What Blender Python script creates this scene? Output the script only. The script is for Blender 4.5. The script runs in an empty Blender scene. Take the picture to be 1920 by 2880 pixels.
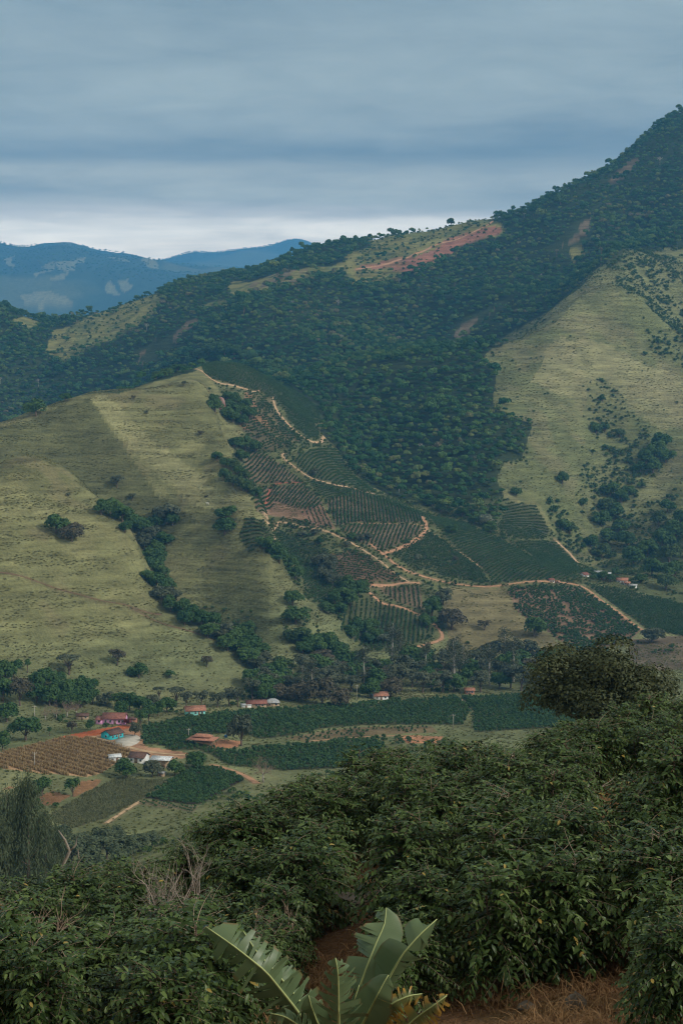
import bpy, math, random
import numpy as np
from mathutils import Vector, Matrix

R = np.random.default_rng(7)
random.seed(7)
SC = bpy.context.scene
COL = SC.collection
PI = math.pi

# ------------------------------------------------------------------ camera
F = 4200.0                     # focal length in pixels of the 1920x2880 photograph
PITCH = math.radians(3.95)
CP, SP = math.cos(PITCH), math.sin(PITCH)
cam_d = bpy.data.cameras.new('camera'); cam = bpy.data.objects.new('camera', cam_d)
COL.objects.link(cam)
cam_d.sensor_fit = 'VERTICAL'; cam_d.sensor_height = 36.0; cam_d.lens = 36.0 * F / 2880.0
cam_d.clip_start = 0.3; cam_d.clip_end = 60000
cam.location = (0, 0, 0); cam.rotation_euler = (PI / 2 - PITCH, 0, 0)
SC.camera = cam

# ------------------------------------------------------------------ light
SUN_EL, SUN_AZ = math.radians(37), math.radians(113)      # azimuth clockwise from +Y (view direction)
sun_d = bpy.data.lights.new('sun', 'SUN'); sun = bpy.data.objects.new('sun', sun_d); COL.objects.link(sun)
sun_d.energy = 1.5; sun_d.angle = math.radians(11); sun_d.color = (1.0, 0.95, 0.86)
sdir = Vector((math.sin(SUN_AZ) * math.cos(SUN_EL), math.cos(SUN_AZ) * math.cos(SUN_EL), math.sin(SUN_EL)))
sun.rotation_euler = sdir.to_track_quat('Z', 'Y').to_euler()

W = bpy.data.worlds.new('World'); SC.world = W; W.use_nodes = True
wn, wl = W.node_tree.nodes, W.node_tree.links
wn.clear()
def N(nodes, typ, **kw):
    n = nodes.new(typ)
    for k, v in kw.items():
        if k.startswith('i_'):
            n.inputs[int(k[2:]) if k[2:].isdigit() else k[2:].replace('_', ' ')].default_value = v
        else:
            setattr(n, k, v)
    return n
def math_n(nodes, links, op, a, b=None):
    n = nodes.new('ShaderNodeMath'); n.operation = op
    for i, s in enumerate((a, b)):
        if s is None: continue
        if isinstance(s, (int, float)): n.inputs[i].default_value = s
        else: links.new(s, n.inputs[i])
    return n.outputs[0]
def ramp(nodes, stops, interp='LINEAR'):
    r = nodes.new('ShaderNodeValToRGB'); cr = r.color_ramp; cr.interpolation = interp
    while len(cr.elements) > 1: cr.elements.remove(cr.elements[0])
    cr.elements[0].position = stops[0][0]; cr.elements[0].color = (*stops[0][1], 1)
    for p, c in stops[1:]:
        e = cr.elements.new(p); e.color = (*c, 1)
    return r
out = wn.new('ShaderNodeOutputWorld'); bg = wn.new('ShaderNodeBackground')
tc = wn.new('ShaderNodeTexCoord'); sep = wn.new('ShaderNodeSeparateXYZ')
wl.new(tc.outputs['Generated'], sep.inputs[0])
zc = math_n(wn, wl, 'MAXIMUM', sep.outputs[2], 0.0)
den = math_n(wn, wl, 'ADD', zc, 0.05)
cx = math_n(wn, wl, 'DIVIDE', sep.outputs[0], den); cy = math_n(wn, wl, 'DIVIDE', sep.outputs[1], den)
comb = wn.new('ShaderNodeCombineXYZ'); wl.new(cx, comb.inputs[0]); wl.new(cy, comb.inputs[1])
mp = wn.new('ShaderNodeMapping'); mp.inputs['Scale'].default_value = (0.7, 0.9, 1); wl.new(comb.outputs[0], mp.inputs[0])
n1 = N(wn, 'ShaderNodeTexNoise'); n1.inputs['Scale'].default_value = 1.0; n1.inputs['Detail'].default_value = 7; n1.inputs['Roughness'].default_value = .62
wl.new(mp.outputs[0], n1.inputs['Vector'])
n2 = N(wn, 'ShaderNodeTexNoise'); n2.inputs['Scale'].default_value = 1.0; n2.inputs['Detail'].default_value = 4
mp2 = wn.new('ShaderNodeMapping'); mp2.inputs['Scale'].default_value = (2.2, 2.2, 26); wl.new(tc.outputs['Generated'], mp2.inputs[0])
wl.new(mp2.outputs[0], n2.inputs['Vector'])
n1c = math_n(wn, wl, 'SUBTRACT', n1.outputs[0], .5); n2c = math_n(wn, wl, 'SUBTRACT', n2.outputs[0], .5)
zz = math_n(wn, wl, 'ADD', sep.outputs[2], math_n(wn, wl, 'MULTIPLY', n2c, .045))
zz = math_n(wn, wl, 'ADD', zz, math_n(wn, wl, 'MULTIPLY', n1c, .028))
SKY = [(0.0, (1.348, 1.100, 0.778)), (.103, (1.721, 1.426, 1.032)), (.114, (1.395, 1.197, 0.901)), (.122, (0.625, 0.532, 0.401)), (.130, (0.386, 0.348, 0.242)), (.147, (0.439, 0.395, 0.273)),
       (.162, (0.173, 0.164, 0.124)), (.180, (0.246, 0.236, 0.175)), (.205, (0.288, 0.283, 0.213)), (.235, (0.236, 0.236, 0.185)), (.26, (0.204, 0.212, 0.175)), (.5, (0.272, 0.263, 0.203)), (1.0, (0.376, 0.348, 0.259))]
cr = ramp(wn, SKY); wl.new(zz, cr.inputs[0])
n3 = N(wn, 'ShaderNodeTexNoise'); n3.inputs['Scale'].default_value = 3.2; n3.inputs['Detail'].default_value = 8; n3.inputs['Roughness'].default_value = .65; n3.inputs['Distortion'].default_value = .6
wl.new(mp.outputs[0], n3.inputs['Vector']); n3c = math_n(wn, wl, 'SUBTRACT', n3.outputs[0], .5)
bright = math_n(wn, wl, 'ADD', math_n(wn, wl, 'ADD', math_n(wn, wl, 'MULTIPLY', n1c, 1.6), math_n(wn, wl, 'MULTIPLY', n3c, .75)), 1.0)
cl = wn.new('ShaderNodeVectorMath'); cl.operation = 'SCALE'; wl.new(cr.outputs[0], cl.inputs[0]); wl.new(bright, cl.inputs['Scale'])
sky = wn.new('ShaderNodeTexSky'); sky.sky_type = 'NISHITA'; sky.sun_disc = False
sky.sun_elevation = SUN_EL; sky.sun_rotation = SUN_AZ
skm = wn.new('ShaderNodeVectorMath'); skm.operation = 'SCALE'; skm.inputs['Scale'].default_value = .08; wl.new(sky.outputs[0], skm.inputs[0])
mx = wn.new('ShaderNodeMix'); mx.data_type = 'RGBA'; mx.inputs[0].default_value = .93
wl.new(skm.outputs[0], mx.inputs[6]); wl.new(cl.outputs[0], mx.inputs[7])
wl.new(mx.outputs[2], bg.inputs[0]); bg.inputs[1].default_value = 1.0
wl.new(bg.outputs[0], out.inputs[0])

vs = SC.view_settings
SC.display_settings.display_device = 'sRGB'
vs.view_transform = 'Standard'; vs.look = 'None'; vs.gamma = 1; vs.exposure = 1.0; vs.use_curve_mapping = False
cy_ = SC.cycles
cy_.max_bounces = 5; cy_.diffuse_bounces = 2; cy_.glossy_bounces = 1; cy_.transmission_bounces = 2
cy_.volume_bounces = 1; cy_.transparent_max_bounces = 8; cy_.use_denoising = True
cy_.filter_width = 1.2
cy_.caustics_reflective = False; cy_.caustics_refractive = False

# ------------------------------------------------------------------ helpers
def te(u, v):
    """photo pixel -> (x/y, z/y) of its ray"""
    up = (1440 - np.asarray(v, float)) / F
    fw = CP + SP * up
    return (np.asarray(u, float) - 960) / F / fw, (-SP + CP * up) / fw
def uv(t, e):
    fw = CP - SP * e; up = SP + CP * e
    return 960 + F * t / fw, 1440 - F * up / fw

_tab = R.random((256, 256))
def vnoise(x, y):
    xi = np.floor(x).astype(int); yi = np.floor(y).astype(int); fx = x - xi; fy = y - yi
    fx = fx * fx * (3 - 2 * fx); fy = fy * fy * (3 - 2 * fy)
    a = _tab[xi & 255, yi & 255]; b = _tab[(xi + 1) & 255, yi & 255]; c = _tab[xi & 255, (yi + 1) & 255]; d = _tab[(xi + 1) & 255, (yi + 1) & 255]
    return (a * (1 - fx) + b * fx) * (1 - fy) + (c * (1 - fx) + d * fx) * fy - .5
def fbm(x, y, wl_, oct_=3):
    s = 0; a = 1.0; f = 1.0 / wl_
    for i in range(oct_):
        s = s + a * vnoise(x * f + 17.3 * i + 100, y * f + 9.7 * i + 100); a *= .5; f *= 2.03
    return s * 1.2
def inpoly(u, v, poly):
    p = np.asarray(poly, float); r = np.zeros(np.shape(u), bool)
    j = len(p) - 1
    for i in range(len(p)):
        xi, yi = p[i]; xj, yj = p[j]
        if yi != yj:
            r ^= ((yi > v) != (yj > v)) & (u < (xj - xi) * (v - yi) / (yj - yi) + xi)
        j = i
    return r

def mesh_np(name, V, faces_list, mats=(), mat_idx=None, smooth=False):
    """faces_list: list of int arrays (n,k)"""
    me = bpy.data.meshes.new(name)
    V = np.asarray(V, np.float32)
    loops = np.concatenate([np.asarray(f, np.int32).ravel() for f in faces_list])
    tot = np.concatenate([np.full(len(f), np.shape(f)[1], np.int32) for f in faces_list])
    st = np.concatenate([[0], np.cumsum(tot)[:-1]]).astype(np.int32)
    me.vertices.add(len(V)); me.vertices.foreach_set('co', V.ravel())
    me.loops.add(len(loops)); me.loops.foreach_set('vertex_index', loops)
    me.polygons.add(len(tot)); me.polygons.foreach_set('loop_start', st); me.polygons.foreach_set('loop_total', tot)
    for m in mats: me.materials.append(m)
    if mat_idx is not None: me.polygons.foreach_set('material_index', np.asarray(mat_idx, np.int32))
    if smooth: me.polygons.foreach_set('use_smooth', np.ones(len(tot), bool))
    me.update(calc_edges=True); me.validate()
    return me
def obj(name, me, parent=None, loc=(0, 0, 0), rz=0, sc=1.0):
    o = bpy.data.objects.new(name, me); COL.objects.link(o)
    o.location = loc; o.rotation_euler = (0, 0, rz); o.scale = (sc, sc, sc) if not hasattr(sc, '__len__') else sc
    if parent is not None: o.parent = parent
    return o
def tag(o, label=None, cat=None, group=None, kind=None):
    if label: o['label'] = label
    if cat: o['category'] = cat
    if group: o['group'] = group
    if kind: o['kind'] = kind
    return o
def empty(name, loc, rz=0, sc=1.0, **k):
    o = obj(name, None, None, loc, rz, sc); o.empty_display_size = .5
    return tag(o, **k)

class MB:
    """collects boxes, tubes and prisms into one mesh"""
    def __init__(s): s.V = []; s.Fq = []; s.Ft = []; s.n = 0
    def add(s, V, q=None, t=None):
        V = np.asarray(V, float)
        if q is not None and len(q): s.Fq.append(np.asarray(q, int) + s.n)
        if t is not None and len(t): s.Ft.append(np.asarray(t, int) + s.n)
        s.V.append(V); s.n += len(V); return s
    def box(s, x0, x1, y0, y1, z0, z1, M=None):
        V = np.array([[x, y, z] for z in (z0, z1) for y in (y0, y1) for x in (x0, x1)], float)
        if M is not None: V = np.array([tuple(M @ Vector(p)) for p in V])
        return s.add(V, [[0, 2, 3, 1], [4, 5, 7, 6], [0, 1, 5, 4], [2, 6, 7, 3], [0, 4, 6, 2], [1, 3, 7, 5]])
    def tube(s, P, r, n=6, cap=True):
        P = np.asarray(P, float); m = len(P); r = np.broadcast_to(np.asarray(r, float), (m,))
        T = np.gradient(P, axis=0); T /= np.linalg.norm(T, axis=1)[:, None] + 1e-9
        ref = np.where(np.abs(T[:, 2:3]) > .9, [[1., 0, 0]], [[0, 0, 1.]])
        A = np.cross(T, ref); A /= np.linalg.norm(A, axis=1)[:, None] + 1e-9; B = np.cross(T, A)
        an = np.arange(n) * 2 * PI / n
        V = P[:, None] + r[:, None, None] * (np.cos(an)[None, :, None] * A[:, None] + np.sin(an)[None, :, None] * B[:, None])
        i = np.arange(m - 1)[:, None] * n; j = np.arange(n)[None]; k = (j + 1) % n
        q = np.stack([i + j, i + k, i + n + k, i + n + j], -1).reshape(-1, 4)
        V = V.reshape(-1, 3); t = []
        if cap:
            V = np.vstack([V, P[-1:], P[:1]]); a = (m - 1) * n
            t = [[a + jj, a + (jj + 1) % n, m * n] for jj in range(n)] + [[(jj + 1) % n, jj, m * n + 1] for jj in range(n)]
        return s.add(V, q, t)
    def mesh(s, name, mats=(), smooth=False):
        fl = []
        if s.Fq: fl.append(np.concatenate(s.Fq))
        if s.Ft: fl.append(np.concatenate(s.Ft))
        return mesh_np(name, np.concatenate(s.V), fl, mats, smooth=smooth)
    def build(s, name, mat, parent=None, smooth=False, **k): return obj(name, s.mesh(name, [mat] if mat else [], smooth), parent, **k)

# ------------------------------------------------------------------ materials
def new_mat(name):
    m = bpy.data.materials.new(name); m.use_nodes = True
    n, l = m.node_tree.nodes, m.node_tree.links; b = n['Principled BSDF']
    return m, n, l, b
def foliage(name, ca, cb, rough=.6, spec=.25, trans=0.15, nscale=.8, vary=.5, tint=False):
    """leaf green that differs from plant to plant and from leaf to leaf"""
    m, n, l, b = new_mat(name)
    oi = n.new('ShaderNodeObjectInfo'); g = n.new('ShaderNodeNewGeometry')
    no = n.new('ShaderNodeTexNoise'); no.inputs['Scale'].default_value = nscale; no.inputs['Detail'].default_value = 3
    l.new(g.outputs['Position'], no.inputs['Vector'])
    f = math_n(n, l, 'ADD', math_n(n, l, 'MULTIPLY', oi.outputs['Random'], vary), math_n(n, l, 'MULTIPLY', g.outputs['Random Per Island'], 1 - vary))
    f = math_n(n, l, 'ADD', math_n(n, l, 'MULTIPLY', f, .75), math_n(n, l, 'MULTIPLY', math_n(n, l, 'SUBTRACT', no.outputs[0], .35), .7))
    mixn = n.new('ShaderNodeMix'); mixn.data_type = 'RGBA'; l.new(f, mixn.inputs[0]); mixn.clamp_factor = True
    mixn.inputs[6].default_value = (*ca, 1); mixn.inputs[7].default_value = (*cb, 1)
    c = mixn.outputs[2]
    if tint:
        at = n.new('ShaderNodeAttribute'); at.attribute_name = 'young'
        m2 = n.new('ShaderNodeMix'); m2.data_type = 'RGBA'; l.new(at.outputs['Fac'], m2.inputs[0])
        l.new(c, m2.inputs[6]); m2.inputs[7].default_value = (.17, .22, .07, 1); c = m2.outputs[2]
        gt = math_n(n, l, 'GREATER_THAN', g.outputs['Random Per Island'], .988); m3 = n.new('ShaderNodeMix'); m3.data_type = 'RGBA'; l.new(gt, m3.inputs[0]); l.new(c, m3.inputs[6]); m3.inputs[7].default_value = (.26, .19, .05, 1); c = m3.outputs[2]
    l.new(c, b.inputs['Base Color'])
    b.inputs['Roughness'].default_value = rough; b.inputs['Specular IOR Level'].default_value = spec
    if trans:
        tr = n.new('ShaderNodeBsdfTranslucent'); l.new(c, tr.inputs[0]); ms = n.new('ShaderNodeMixShader'); ms.inputs[0].default_value = trans
        l.new(b.outputs[0], ms.inputs[1]); l.new(tr.outputs[0], ms.inputs[2]); l.new(ms.outputs[0], n['Material Output'].inputs[0])
    return m
def forest_mat(name, stops, rough=.75):
    m, n, l, b = new_mat(name); oi = n.new('ShaderNodeObjectInfo'); g = n.new('ShaderNodeNewGeometry')
    no = n.new('ShaderNodeTexNoise'); no.inputs['Scale'].default_value = .006; no.inputs['Detail'].default_value = 4; l.new(g.outputs['Position'], no.inputs['Vector'])
    f = math_n(n, l, 'ADD', math_n(n, l, 'MULTIPLY', oi.outputs['Random'], .74), math_n(n, l, 'MULTIPLY', g.outputs['Random Per Island'], .10))
    f = math_n(n, l, 'ADD', f, math_n(n, l, 'MULTIPLY', math_n(n, l, 'SUBTRACT', no.outputs[0], .42), .9))
    r_ = ramp(n, stops); l.new(f, r_.inputs[0]); l.new(r_.outputs[0], b.inputs['Base Color']); b.inputs['Roughness'].default_value = rough; b.inputs['Specular IOR Level'].default_value = .1
    return m
def plain(name, c, rough=.8, var=.25, scale=2.0, bump=0.0, spec=.2, bscale=None):
    m, n, l, b = new_mat(name)
    tcn = n.new('ShaderNodeTexCoord'); no = n.new('ShaderNodeTexNoise'); no.inputs['Scale'].default_value = scale; no.inputs['Detail'].default_value = 5
    l.new(tcn.outputs['Object'], no.inputs['Vector'])
    cr_ = ramp(n, [(.25, tuple(x * (1 - var) for x in c)), (.75, tuple(min(1, x * (1 + var)) for x in c))]); l.new(no.outputs[0], cr_.inputs[0])
    l.new(cr_.outputs[0], b.inputs['Base Color']); b.inputs['Roughness'].default_value = rough; b.inputs['Specular IOR Level'].default_value = spec
    if bump:
        nb = n.new('ShaderNodeTexNoise'); nb.inputs['Scale'].default_value = bscale or scale * 4; nb.inputs['Detail'].default_value = 6
        l.new(tcn.outputs['Object'], nb.inputs['Vector'])
        bp = n.new('ShaderNodeBump'); bp.inputs['Distance'].default_value = bump; l.new(nb.outputs[0], bp.inputs['Height']); l.new(bp.outputs[0], b.inputs['Normal'])
    return m
def rooftile(name, c, ax=0):
    m, n, l, b = new_mat(name)
    tcn = n.new('ShaderNodeTexCoord'); wv = n.new('ShaderNodeTexWave'); wv.bands_direction = 'X'; wv.inputs['Scale'].default_value = 1.6; wv.inputs['Distortion'].default_value = .3
    l.new(tcn.outputs['Object'], wv.inputs['Vector'])
    no = n.new('ShaderNodeTexNoise'); no.inputs['Scale'].default_value = 1.3; no.inputs['Detail'].default_value = 6; l.new(tcn.outputs['Object'], no.inputs['Vector'])
    cr_ = ramp(n, [(.25, tuple(x * .5 for x in c)), (.5, c), (.75, tuple(min(1, x * 1.35) for x in c))]); l.new(no.outputs[0], cr_.inputs[0])
    l.new(cr_.outputs[0], b.inputs['Base Color']); b.inputs['Roughness'].default_value = .85
    bp = n.new('ShaderNodeBump'); bp.inputs['Distance'].default_value = .06; l.new(wv.outputs[0], bp.inputs['Height']); l.new(bp.outputs[0], b.inputs['Normal'])
    return m

M = {}
M['bark'] = plain('bark', (.16, .115, .085), .9, .4, 6, .02)
M['bark_pale'] = plain('bark_pale', (.42, .38, .33), .9, .3, 4, .02)
M['dead_wood'] = plain('dead_wood', (.24, .20, .165), .9, .4, 5, .02)
M['twig'] = plain('twig', (.30, .22, .16), .9, .3, 8)
M['coffee'] = foliage('coffee', (.008, .024, .007), (.072, .112, .030), .38, .15, .0, .7, .25, tint=True)
M['coffee_mid'] = foliage('coffee_mid', (.026, .070, .023), (.076, .136, .043), .6, .15, .05, .05, .6)
M['forest'] = forest_mat('forest', [(0, (.020, .062, .022)), (.45, (.046, .112, .034)), (.78, (.095, .165, .044)), (.9, (.165, .20, .06)), (.95, (.13, .11, .07)), (1, (.20, .185, .12))])
M['tree'] = foliage('tree', (.026, .074, .018), (.088, .150, .036), .65, .2, .12, .06, .6)
M['tree_brown'] = foliage('tree_brown', (.075, .070, .042), (.15, .125, .080), .7, .1, .12, .06, .5)
M['tree_grey'] = foliage('tree_grey', (.065, .080, .045), (.135, .145, .085), .7, .15, .12, .06, .5)
M['tree_pale'] = foliage('tree_pale', (.12, .145, .09), (.22, .24, .16), .7, .1, .1, .06, .5)
M['tree_bright'] = foliage('tree_bright', (.040, .075, .020), (.085, .125, .035), .6, .2, .12, .1, .5)
M['casuarina'] = foliage('casuarina', (.065, .090, .048), (.14, .165, .09), .7, .1, .15, .08, .5)
M['bigtree'] = foliage('bigtree', (.030, .042, .018), (.095, .105, .045), .6, .2, .12, .4, .2)
M['red_bush'] = foliage('red_bush', (.12, .02, .02), (.22, .04, .03), .7)
M['purple_bush'] = foliage('purple_bush', (.16, .03, .12), (.30, .05, .2), .7)
M['shrub'] = foliage('shrub', (.034, .078, .020), (.095, .140, .040), .7, .15, .1, .05, .6)
M['dry_crop'] = foliage('dry_crop', (.26, .18, .09), (.46, .33, .17), .8, .1, .1, .2, .5)
M['grey_crop'] = foliage('grey_crop', (.12, .135, .065), (.20, .205, .10), .8, .1, .1, .1, .5)
M['tussock'] = foliage('tussock', (.095, .098, .040), (.265, .255, .112), .9, .05, .1, .02, .6)
M['tussock_green'] = foliage('tussock_green', (.10, .12, .042), (.20, .205, .08), .9, .05, .1, .02, .6)
M['tussock_dark'] = foliage('tussock_dark', (.070, .073, .028), (.155, .15, .062), .9, .05, .1, .02, .6)  # grazed grass with the hill face's shade mixed into its colour
M['straw'] = foliage('straw', (.12, .065, .032), (.36, .22, .11), .9, .05, .1, 1.5, .5)
M['rock'] = plain('rock', (.14, .115, .095), .9, .45, 3, .03)
M['rock_dark'] = plain('rock_dark', (.19, .14, .125), .9, .5, .25, .4, bscale=.6)

# ------------------------------------------------------------------ terrain
# each line: (photo u, photo v, distance y); the ground profile under every azimuth runs through all lines, near to far
LINES = [
 [(0, 4600, 1.5)],
 [(0, 3560, 7), (1920, 3460, 7)],
 [(0, 3120, 13), (960, 3080, 13), (1920, 2990, 13)],
 [(0, 2990, 17), (960, 2935, 17), (1920, 2810, 17)],
 [(0, 2860, 22), (500, 2790, 22), (960, 2660, 22), (1500, 2530, 22), (1920, 2450, 22)],
 [(0, 2720, 26), (300, 2615, 27), (465, 2555, 27.5), (860, 2405, 31), (1225, 2285, 33), (1470, 2280, 35), (1600, 2190, 38), (1920, 2120, 40)],
 [(0, 2800, 60), (500, 2680, 60), (960, 2540, 60), (1500, 2350, 70), (1920, 2250, 75)],
 [(0, 2640, 200), (960, 2480, 220), (1920, 2300, 240)],
 [(0, 2470, 425), (300, 2430, 435), (640, 2260, 520), (960, 2230, 530), (1920, 2180, 540)],
 [(0, 2120, 590), (310, 2035, 665), (545, 2012, 690), (760, 1988, 730), (1080, 1968, 770), (1320, 1948, 800), (1560, 1938, 815), (1920, 1925, 840)],
 [(0, 2040, 660), (300, 1992, 712), (560, 1968, 748), (720, 1938, 790), (1000, 1875, 880), (1250, 1856, 915), (1560, 1845, 935), (1920, 1800, 960)],
 # crest of the front spur, then mid slope
 [(0, 1325, 930), (45, 1322, 930), (150, 1378, 922), (269, 1425, 908), (360, 1485, 895), (405, 1600, 880), (453, 1692, 862), (588, 1775, 842), (722, 1885, 812), (740, 1895, 812), (800, 1896, 832), (900, 1872, 860), (1030, 1862, 890), (1250, 1800, 965), (1560, 1790, 975), (1920, 1770, 1000)],
 # gully behind it
 [(0, 1345, 965), (150, 1410, 962), (269, 1462, 955), (360, 1535, 945), (405, 1640, 925), (453, 1715, 905), (588, 1790, 880), (722, 1875, 848), (800, 1825, 868), (900, 1820, 888), (1030, 1850, 912), (1250, 1700, 1010), (1560, 1720, 1015), (1920, 1720, 1050)],
 # crest of the left hill and of its right-hand spur
 [(0, 1178, 1080), (110, 1145, 1100), (250, 1118, 1120), (400, 1085, 1140), (540, 1052, 1160), (590, 1075, 1160), (640, 1285, 1080), (700, 1392, 1040), (740, 1455, 1015), (800, 1625, 960), (870, 1705, 935), (950, 1782, 915), (1030, 1832, 935), (1120, 1640, 1020), (1250, 1630, 1050), (1500, 1640, 1060), (1700, 1680, 1070), (1920, 1690, 1090)],
 [(0, 1215, 1130), (250, 1140, 1150), (400, 1098, 1165), (540, 1066, 1180), (590, 1088, 1180), (640, 1295, 1105), (700, 1402, 1065), (740, 1468, 1042), (800, 1600, 1000), (870, 1640, 985), (950, 1640, 985), (1030, 1640, 1000), (1120, 1540, 1070), (1250, 1560, 1090), (1500, 1600, 1090), (1700, 1630, 1110), (1920, 1640, 1130)],
 # plantation spur and knoll behind; foot of the right hill
 [(0, 1300, 1240), (250, 1118, 1210), (400, 1075, 1220), (480, 1040, 1260), (580, 1015, 1300), (680, 1018, 1320), (740, 1180, 1230), (860, 1250, 1215), (1000, 1400, 1160), (1200, 1440, 1170), (1400, 1500, 1170), (1540, 1560, 1160), (1700, 1605, 1180), (1920, 1590, 1200)],
 [(0, 1420, 1400), (250, 1250, 1330), (400, 1150, 1320), (480, 1080, 1340), (580, 1010, 1330), (680, 1012, 1350), (800, 1072, 1370), (900, 1180, 1330), (1060, 1330, 1270), (1200, 1380, 1240), (1400, 1440, 1220), (1540, 1510, 1210), (1700, 1540, 1240), (1920, 1490, 1260)],
 # forest spur that meets the top of the right pasture
 [(0, 1480, 1520), (250, 1380, 1480), (480, 1150, 1460), (580, 1060, 1430), (680, 1030, 1440), (800, 1055, 1480), (960, 1030, 1560), (1250, 990, 1620), (1400, 965, 1640), (1500, 908, 1670), (1650, 786, 1760), (1750, 715, 1830), (1850, 712, 1850), (1920, 715, 1860)],
 [(0, 1420, 1640), (250, 1350, 1620), (480, 1200, 1600), (680, 1075, 1580), (800, 1080, 1600), (960, 1050, 1660), (1250, 1005, 1720), (1400, 978, 1730), (1500, 920, 1750), (1650, 795, 1840), (1750, 715, 1900), (1920, 690, 1930)],
 # main ridge
 [(0, 862, 2250), (73, 886, 2280), (147, 916, 2300), (306, 886, 2300), (404, 854, 2300), (490, 812, 2300), (612, 781, 2300), (759, 762, 2300), (900, 726, 2320), (980, 696, 2320), (1102, 664, 2320), (1225, 644, 2320), (1384, 626, 2300), (1469, 614, 2300), (1555, 577, 2330), (1629, 544, 2350), (1714, 488, 2380), (1776, 438, 2400), (1837, 378, 2420), (1886, 335, 2420), (1920, 322, 2420), (2100, 284, 2420), (2600, 424, 2400)],
 [(0, 1100, 3600), (900, 1000, 3600), (1400, 850, 3600), (1920, 560, 2950)],
 [(0, 960, 7000), (500, 950, 7000), (900, 940, 7000), (1920, 900, 7000)],
 # far ranges
 [(0, 690, 12000), (61, 695, 12000), (153, 679, 12000), (202, 678, 12000), (233, 684, 12000), (275, 697, 12000), (355, 703, 12000), (422, 720, 12000), (500, 738, 12000), (700, 760, 12000), (900, 770, 12000), (1920, 760, 12000)],
 [(0, 740, 14000), (422, 748, 14000), (900, 775, 14000), (1920, 800, 14000)],
 [(0, 720, 16500), (465, 719, 16500), (490, 711, 16500), (520, 694, 16500), (554, 690, 16500), (612, 699, 16500), (661, 699, 16500), (698, 690, 16500), (747, 693, 16500), (790, 678, 16500), (826, 669, 16500), (857, 675, 16500), (897, 697, 16500), (1000, 720, 16500), (1920, 740, 16500)],
 [(0, 900, 22000), (1920, 900, 22000)],
]
tc_dense = np.linspace(-.265, .265, 640)
side = .265 + (np.linspace(0, 1, 46)[1:] ** 2) * 1.4
TT = np.concatenate([-side[::-1], tc_dense, side]); NT = len(TT)
YY = np.concatenate([np.geomspace(1.5, 60, 130)[:-1], np.geomspace(60, 430, 36)[:-1], np.geomspace(430, 2500, 520)[:-1], np.geomspace(2500, 9000, 80)[:-1], np.geomspace(9000, 17000, 160)[:-1], np.geomspace(17000, 22000, 12)])
LY = np.log(YY); NY = len(YY)
KE = np.zeros((len(LINES), NT)); KY = np.zeros((len(LINES), NT))
ker = np.exp(-.5 * (np.arange(-16, 17) / 6.0) ** 2); ker /= ker.sum()
for k, line in enumerate(LINES):
    a = np.array(line, float); t_, e_ = te(a[:, 0], a[:, 1]); o_ = np.argsort(t_)
    for arr, val in ((KE, e_), (KY, np.log(a[:, 2]))):
        r_ = np.interp(TT, t_[o_], val[o_])
        rp = np.concatenate([np.full(16, r_[0]), r_, np.full(16, r_[-1])])
        arr[k] = np.convolve(rp, ker, 'valid')
for k in range(1, len(LINES)): KY[k] = np.maximum(KY[k], KY[k - 1] + .004)
h_ = np.diff(KY, axis=0); dl = np.diff(KE, axis=0) / h_
mslope = np.zeros_like(KE); mslope[0] = dl[0]; mslope[-1] = dl[-1]
w1 = 2 * h_[1:] + h_[:-1]; w2 = h_[1:] + 2 * h_[:-1]
same = dl[1:] * dl[:-1] > 0
with np.errstate(divide='ignore', invalid='ignore'):
    hm = (w1 + w2) / (w1 / dl[:-1] + w2 / dl[1:])
mslope[1:-1] = np.where(same, hm, 0)
EE = np.zeros((NY, NT)); cidx = np.arange(NT)
for r_i, L in enumerate(LY):
    k = np.clip((KY <= L).sum(0) - 1, 0, len(LINES) - 2)
    x0 = KY[k, cidx]; hh = h_[k, cidx]; s = np.clip((L - x0) / hh, 0, 1)
    y0, y1, m0, m1 = KE[k, cidx], KE[k + 1, cidx], mslope[k, cidx] * hh, mslope[k + 1, cidx] * hh
    EE[r_i] = (2 * s ** 3 - 3 * s ** 2 + 1) * y0 + (s ** 3 - 2 * s ** 2 + s) * m0 + (-2 * s ** 3 + 3 * s ** 2) * y1 + (s ** 3 - s ** 2) * m1
Yg = np.broadcast_to(YY[:, None], EE.shape); Xg = TT[None] * Yg; Zg = EE * Yg
hill = np.clip((Zg + 138) / 70, 0, 1)
ss = lambda a, b, x: np.clip((x - a) / (b - a), 0, 1) ** 2 * (3 - 2 * np.clip((x - a) / (b - a), 0, 1))
near = 1 - ss(40, 90, Yg); mid = ss(60, 200, Yg) * (1 - ss(1300, 1700, Yg)); rid = ss(1300, 1700, Yg) * (1 - ss(2700, 3300, Yg)); far = ss(3400, 6000, Yg)
Zg = Zg + near * fbm(Xg, Yg, 4, 3) * .16
Zg = Zg + mid * (fbm(Xg, Yg, 130, 2) * (.8 + 5.0 * hill) + fbm(Xg + 300, Yg, 38, 3) * (.25 + 1.7 * hill))
Zg = Zg + rid * (-np.abs(fbm(Xg + .5 * Yg, Yg - .3 * Xg, 330, 3)) * (16 + 44 * (1 - ss(1950, 2250, Yg))) + 5 + fbm(Xg, Yg, 60, 3) * 5)
Zg = Zg + far * (-np.abs(fbm(Xg, Yg, 1700, 4)) * 190 + 20 + fbm(Xg, Yg, 400, 3) * 22)
EE = Zg / Yg
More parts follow.
